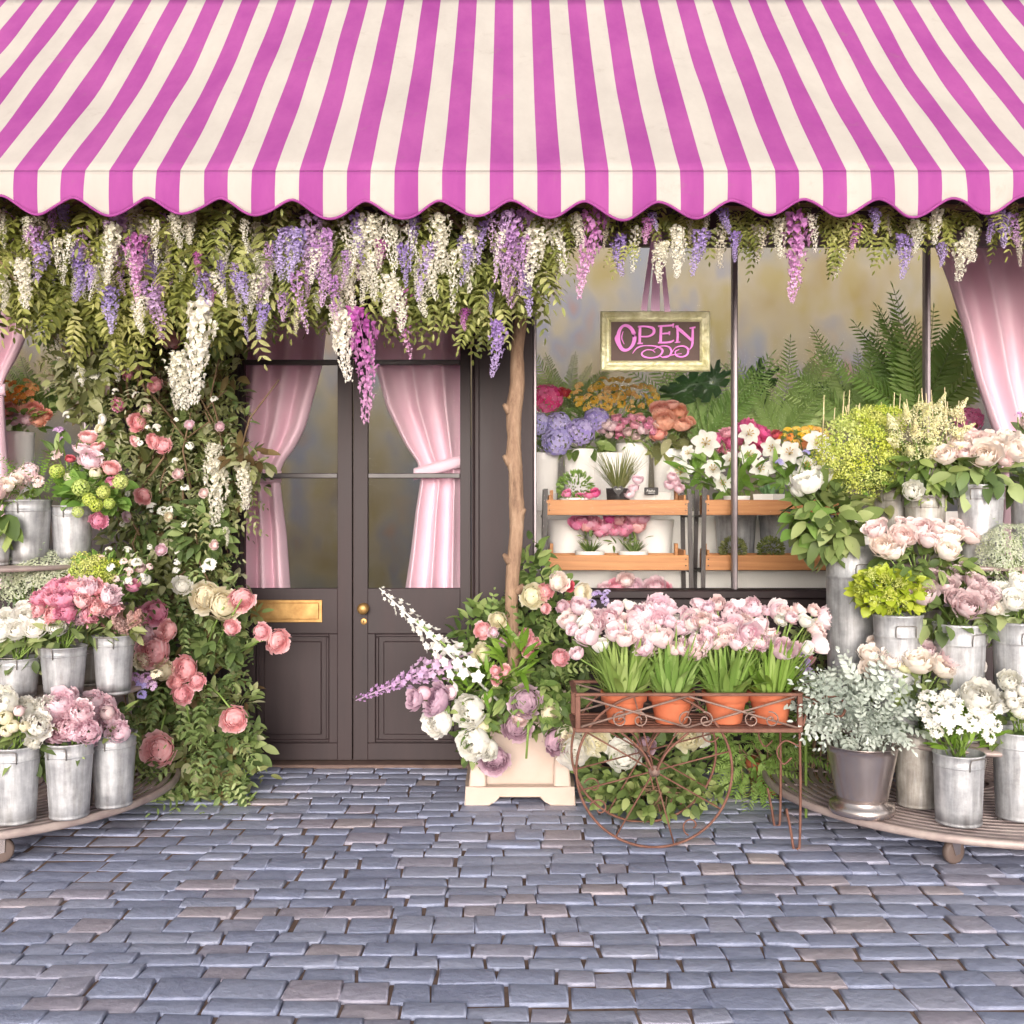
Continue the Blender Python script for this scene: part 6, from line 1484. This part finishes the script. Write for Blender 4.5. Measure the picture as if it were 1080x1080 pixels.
bouquet('pink hydrangea head with a touch of red at the left edge of the window', 'flowers', 7.5, (572, 478), [(577, 421, 18, 0, 'hyd', 'hot'), (594, 414, 7, .02, 'carn', 'red'), (568, 447, 13, -.05, 'hyd', 'lilac')], leaf=[(20, 572, 462, 14, 12, .1, 16, 9, 'rose')], group=IN)
bouquet('lilac blue hydrangeas in the left part of the display window', 'flowers', 7.5, (612, 474), [(588, 448, 15, -.05, 'hyd', 'lilac'), (587, 466, 16, -.12, 'hyd', 'lilac'), (612, 455, 16, -.1, 'hyd', 'lilac'), (630, 443, 15, -.02, 'hyd', 'lilac')], leaf=[(30, 608, 470, 26, 12, .1, 18, 12, 'rose', -.2)], group=IN)
bouquet('yellow freesias rising behind the lilac hydrangeas', 'flowers', 7.65, (640, 478), domes=[(32, 646, 418, 46, 17, .15, 'free', 'yellow', 8)], leaf=[(150, 640, 440, 44, 22, .15, 14, 5, 'fresh', .7)], group=IN)
bouquet('small pink lisianthus sprays in front of the yellow freesias', 'flowers', 7.45, (668, 468), domes=[(18, 663, 450, 30, 10, .1, 'carn', ['palepink', 'rosepink', 'blush'], 5.5)], leaf=[(50, 664, 460, 26, 9, .1, 14, 4, 'rose', .6)], group=IN)
bouquet('peach and salmon ranunculus at the right of the yellow freesias', 'flowers', 7.5, (706, 474), [(696, 432, 10, 0, 'ran', 'salmon'), (716, 434, 9, 0, 'ran', 'salmon'), (700, 444, 13, -.06, 'ran', 'salmon'), (718, 447, 11, -.06, 'ran', 'salmon'), (694, 457, 9, -.08, 'ran', 'salmon'), (672, 442, 8, 0, 'ran', 'salmon'), (727, 444, 7, 0, 'ran', 'salmon'), (708, 427, 8, .05, 'ran', 'salmon')], leaf=[(40, 706, 466, 22, 14, .1, 20, 12, 'dark', -.2)], group=IN)
LY = [(744,468,22),(718,498,21),(752,496,18),(789,458,18),(790,480,18),(801,494,17),(769,486,14),(726,478,13),(762,510,15)]
bouquet('white star lilies left of and behind the window mullion', 'lilies', 7.15, (770, 520), [(x, y, r, rnd.uniform(-.05, .05), 'lily', 'white') for x, y, r in LY], leaf=[(70, 760, 505, 46, 22, .14, 30, 8, 'fresh', .5)], group=IN)
bouquet('white star lilies right of the window mullion beside the lime cloud', 'lilies', 7.15, (840, 520), [(x, y, r, rnd.uniform(-.05, .05), 'lily', 'white') for x, y, r in [(814,472,17),(833,478,19),(861,468,22),(818,492,17),(850,492,18),(872,486,15),(838,506,15)]] + [(822, 488, 6, -.1, 'free', 'lilac'), (850, 478, 6, -.1, 'free', 'lilac')], leaf=[(60, 846, 508, 36, 18, .14, 26, 8, 'fresh', .5)], group=IN)
bouquet('hot pink azalea between the white lilies', 'flowers', 7.4, (784, 500), domes=[(14, 782, 464, 30, 15, .1, 'carn', ['hot', 'rosepink', 'hot'], 8)], leaf=[(30, 782, 484, 28, 14, .1, 16, 8, 'rose')], group=IN)
bouquet('yellow orange blooms behind the right hand lilies', 'flowers', 7.45, (850, 500), [(818, 459, 6, 0, 'carn', 'red')], domes=[(16, 850, 461, 26, 8, .1, 'free', ['yellow', 'orange', 'yellow'], 7)], leaf=[(40, 850, 474, 28, 12, .1, 14, 5, 'fresh', .5)], group=IN)
bouquet('hot pink hydrangea beside the curtain at the right of the window', 'flowers', 7.2, (1025, 480), [(1022, 443, 15, 0, 'hyd', 'hot')], leaf=[(24, 1024, 466, 18, 14, .08, 18, 10, 'rose')], group=IN)
LWt = wbucket('white bucket of orange and coral flowers behind the left curtain', 18, 456, 34, 7.0, .9)
bouquet('orange and coral ranunculus in the left display window', 'flowers', 7.0, (18, 456), [(8, 432, 9, -.03, 'ran', 'salmon'), (22, 428, 9, 0, 'ran', 'salmon'), (36, 432, 9, -.02, 'ran', 'salmon'), (40, 443, 8, -.04, 'ran', 'salmon'), (28, 442, 8, -.05, 'ran', 'palepink'), (14, 442, 8, -.05, 'ran', 'palepink'), (48, 438, 7, 0, 'ran', 'salmon')], domes=[(10, 18, 412, 18, 9, .08, 'free', 'orange', 8)], leaf=[(60, 22, 440, 28, 20, .1, 14, 6, 'fresh', .3)], group=IN)
mb = MB(); box(mb, WX(-150, 7), WX(95, 7), 6.85, 7.3, .031, .9); tag(obj('display_bench', mb, M['bench'], smooth=False, origin=(-3, 7, 0)), 'white bench inside the left display window', 'bench')

def fern(label, px, py, Y, n, L, spread=1.0, dirs=None, z0=None):
    base = at(px, py, Y); T = thing('fern', label, 'fern', base, 'ferns inside the window'); mb = MB(); st_ = MB()
    for i in range(n):
        a = dirs[i % len(dirs)] if dirs else rnd.uniform(0, PI); el = rnd.uniform(.5, 1.2)
        D = np.array([math.cos(a) * math.cos(el) * spread, -.25 + rnd.uniform(-.3, .3), math.sin(el)]); ln = L * rnd.uniform(.65, 1.1); dr = rnd.uniform(.2, .5)
        fr = compound([tuple(base)], [D], [(0, -1, .5)], ln, 22, .26, .045, spread=.95, droop=dr, taper=.75, gap0=.15)
        leaves(mb, *fr, np.full(len(fr[0]), rnd.random()), .1, .15)
        Dn = norm(D); S = norm(np.cross(Dn, [0, -1, .5])); N2 = np.cross(S, Dn)
        tube(st_, [np.array(base) + Dn * ln * v - N2 * ln * dr * v * v for v in np.linspace(0, 1, 7)], np.linspace(.005, .002, 7), 5)
    obj('fronds', mb, LF['fern'], T); obj('stems', st_, M['stem'], T)
fern('pale fern behind the hydrangeas at the left of the window, below the sign', 596, 440, 8.0, 9, .62)
fern('broad fern behind the lilies left of the mullion', 740, 470, 7.9, 20, .75)
fern('broad fern right of the mullion behind the yellow blooms', 822, 465, 7.9, 20, .72)
fern('large arching fern behind the lime cloud', 905, 455, 7.9, 16, .8)
fern('tall arching fern beside the curtain at the right of the window', 965, 450, 7.7, 24, .95)
fern('small fern behind the orange flowers in the left window', 48, 440, 7.3, 9, .5)
def monstera(label, px, py, Y, items):
    base = at(px, py, Y); T = thing('monstera', label, 'plant', base, 'split leaf plants inside'); st_ = MB()
    for (lx, ly, r, ang) in items:
        mb = MB(); c = at(lx, ly, Y - .05); rr = r * Y / F; m_ = 40; V = [(c.x, c.y, c.z)]; 
        for i in range(m_):
            t = 2*PI*i/m_; rad = rr * (1 - .35 * (abs(math.sin(t / 2)) < .2)) * (1 - .42 * (i % 5 == 0)) * (.8 + .3 * math.cos(t) ** 2)
            x_, z_ = rad * math.cos(t), rad * .75 * math.sin(t); V.append((c.x + x_*math.cos(ang) - z_*math.sin(ang), c.y - .12 * rr * 4 * (x_ / rr) ** 2 * .3, c.z + x_*math.sin(ang) + z_*math.cos(ang)))
        mb.add(V, [[(0, 1 + i, 1 + (i+1) % m_) for i in range(m_)]], rnd.random()); o = obj('leaf', mb, LF['monstera'], T); s_ = o.modifiers.new('s', 'SOLIDIFY'); s_.thickness = .002
        tube(st_, [base, (base + c) / 2 + Vector((0, .02, .05)), c], .006, 5)
    obj('stems', st_, M['stem'], T)
monstera('dark split leaf monstera below the right corner of the OPEN sign', 745, 470, 7.85, [(730, 408, 26, .4), (752, 402, 24, .9), (716, 415, 20, 0)])
monstera('split leaf monstera right of the mullion', 815, 470, 8.0, [(800, 405, 28, 1.1), (790, 425, 24, .5)])
monstera('dark split leaf monstera behind the lime cloud', 870, 470, 8.0, [(848, 425, 26, .4), (880, 420, 26, -.3), (934, 392, 24, .3)])
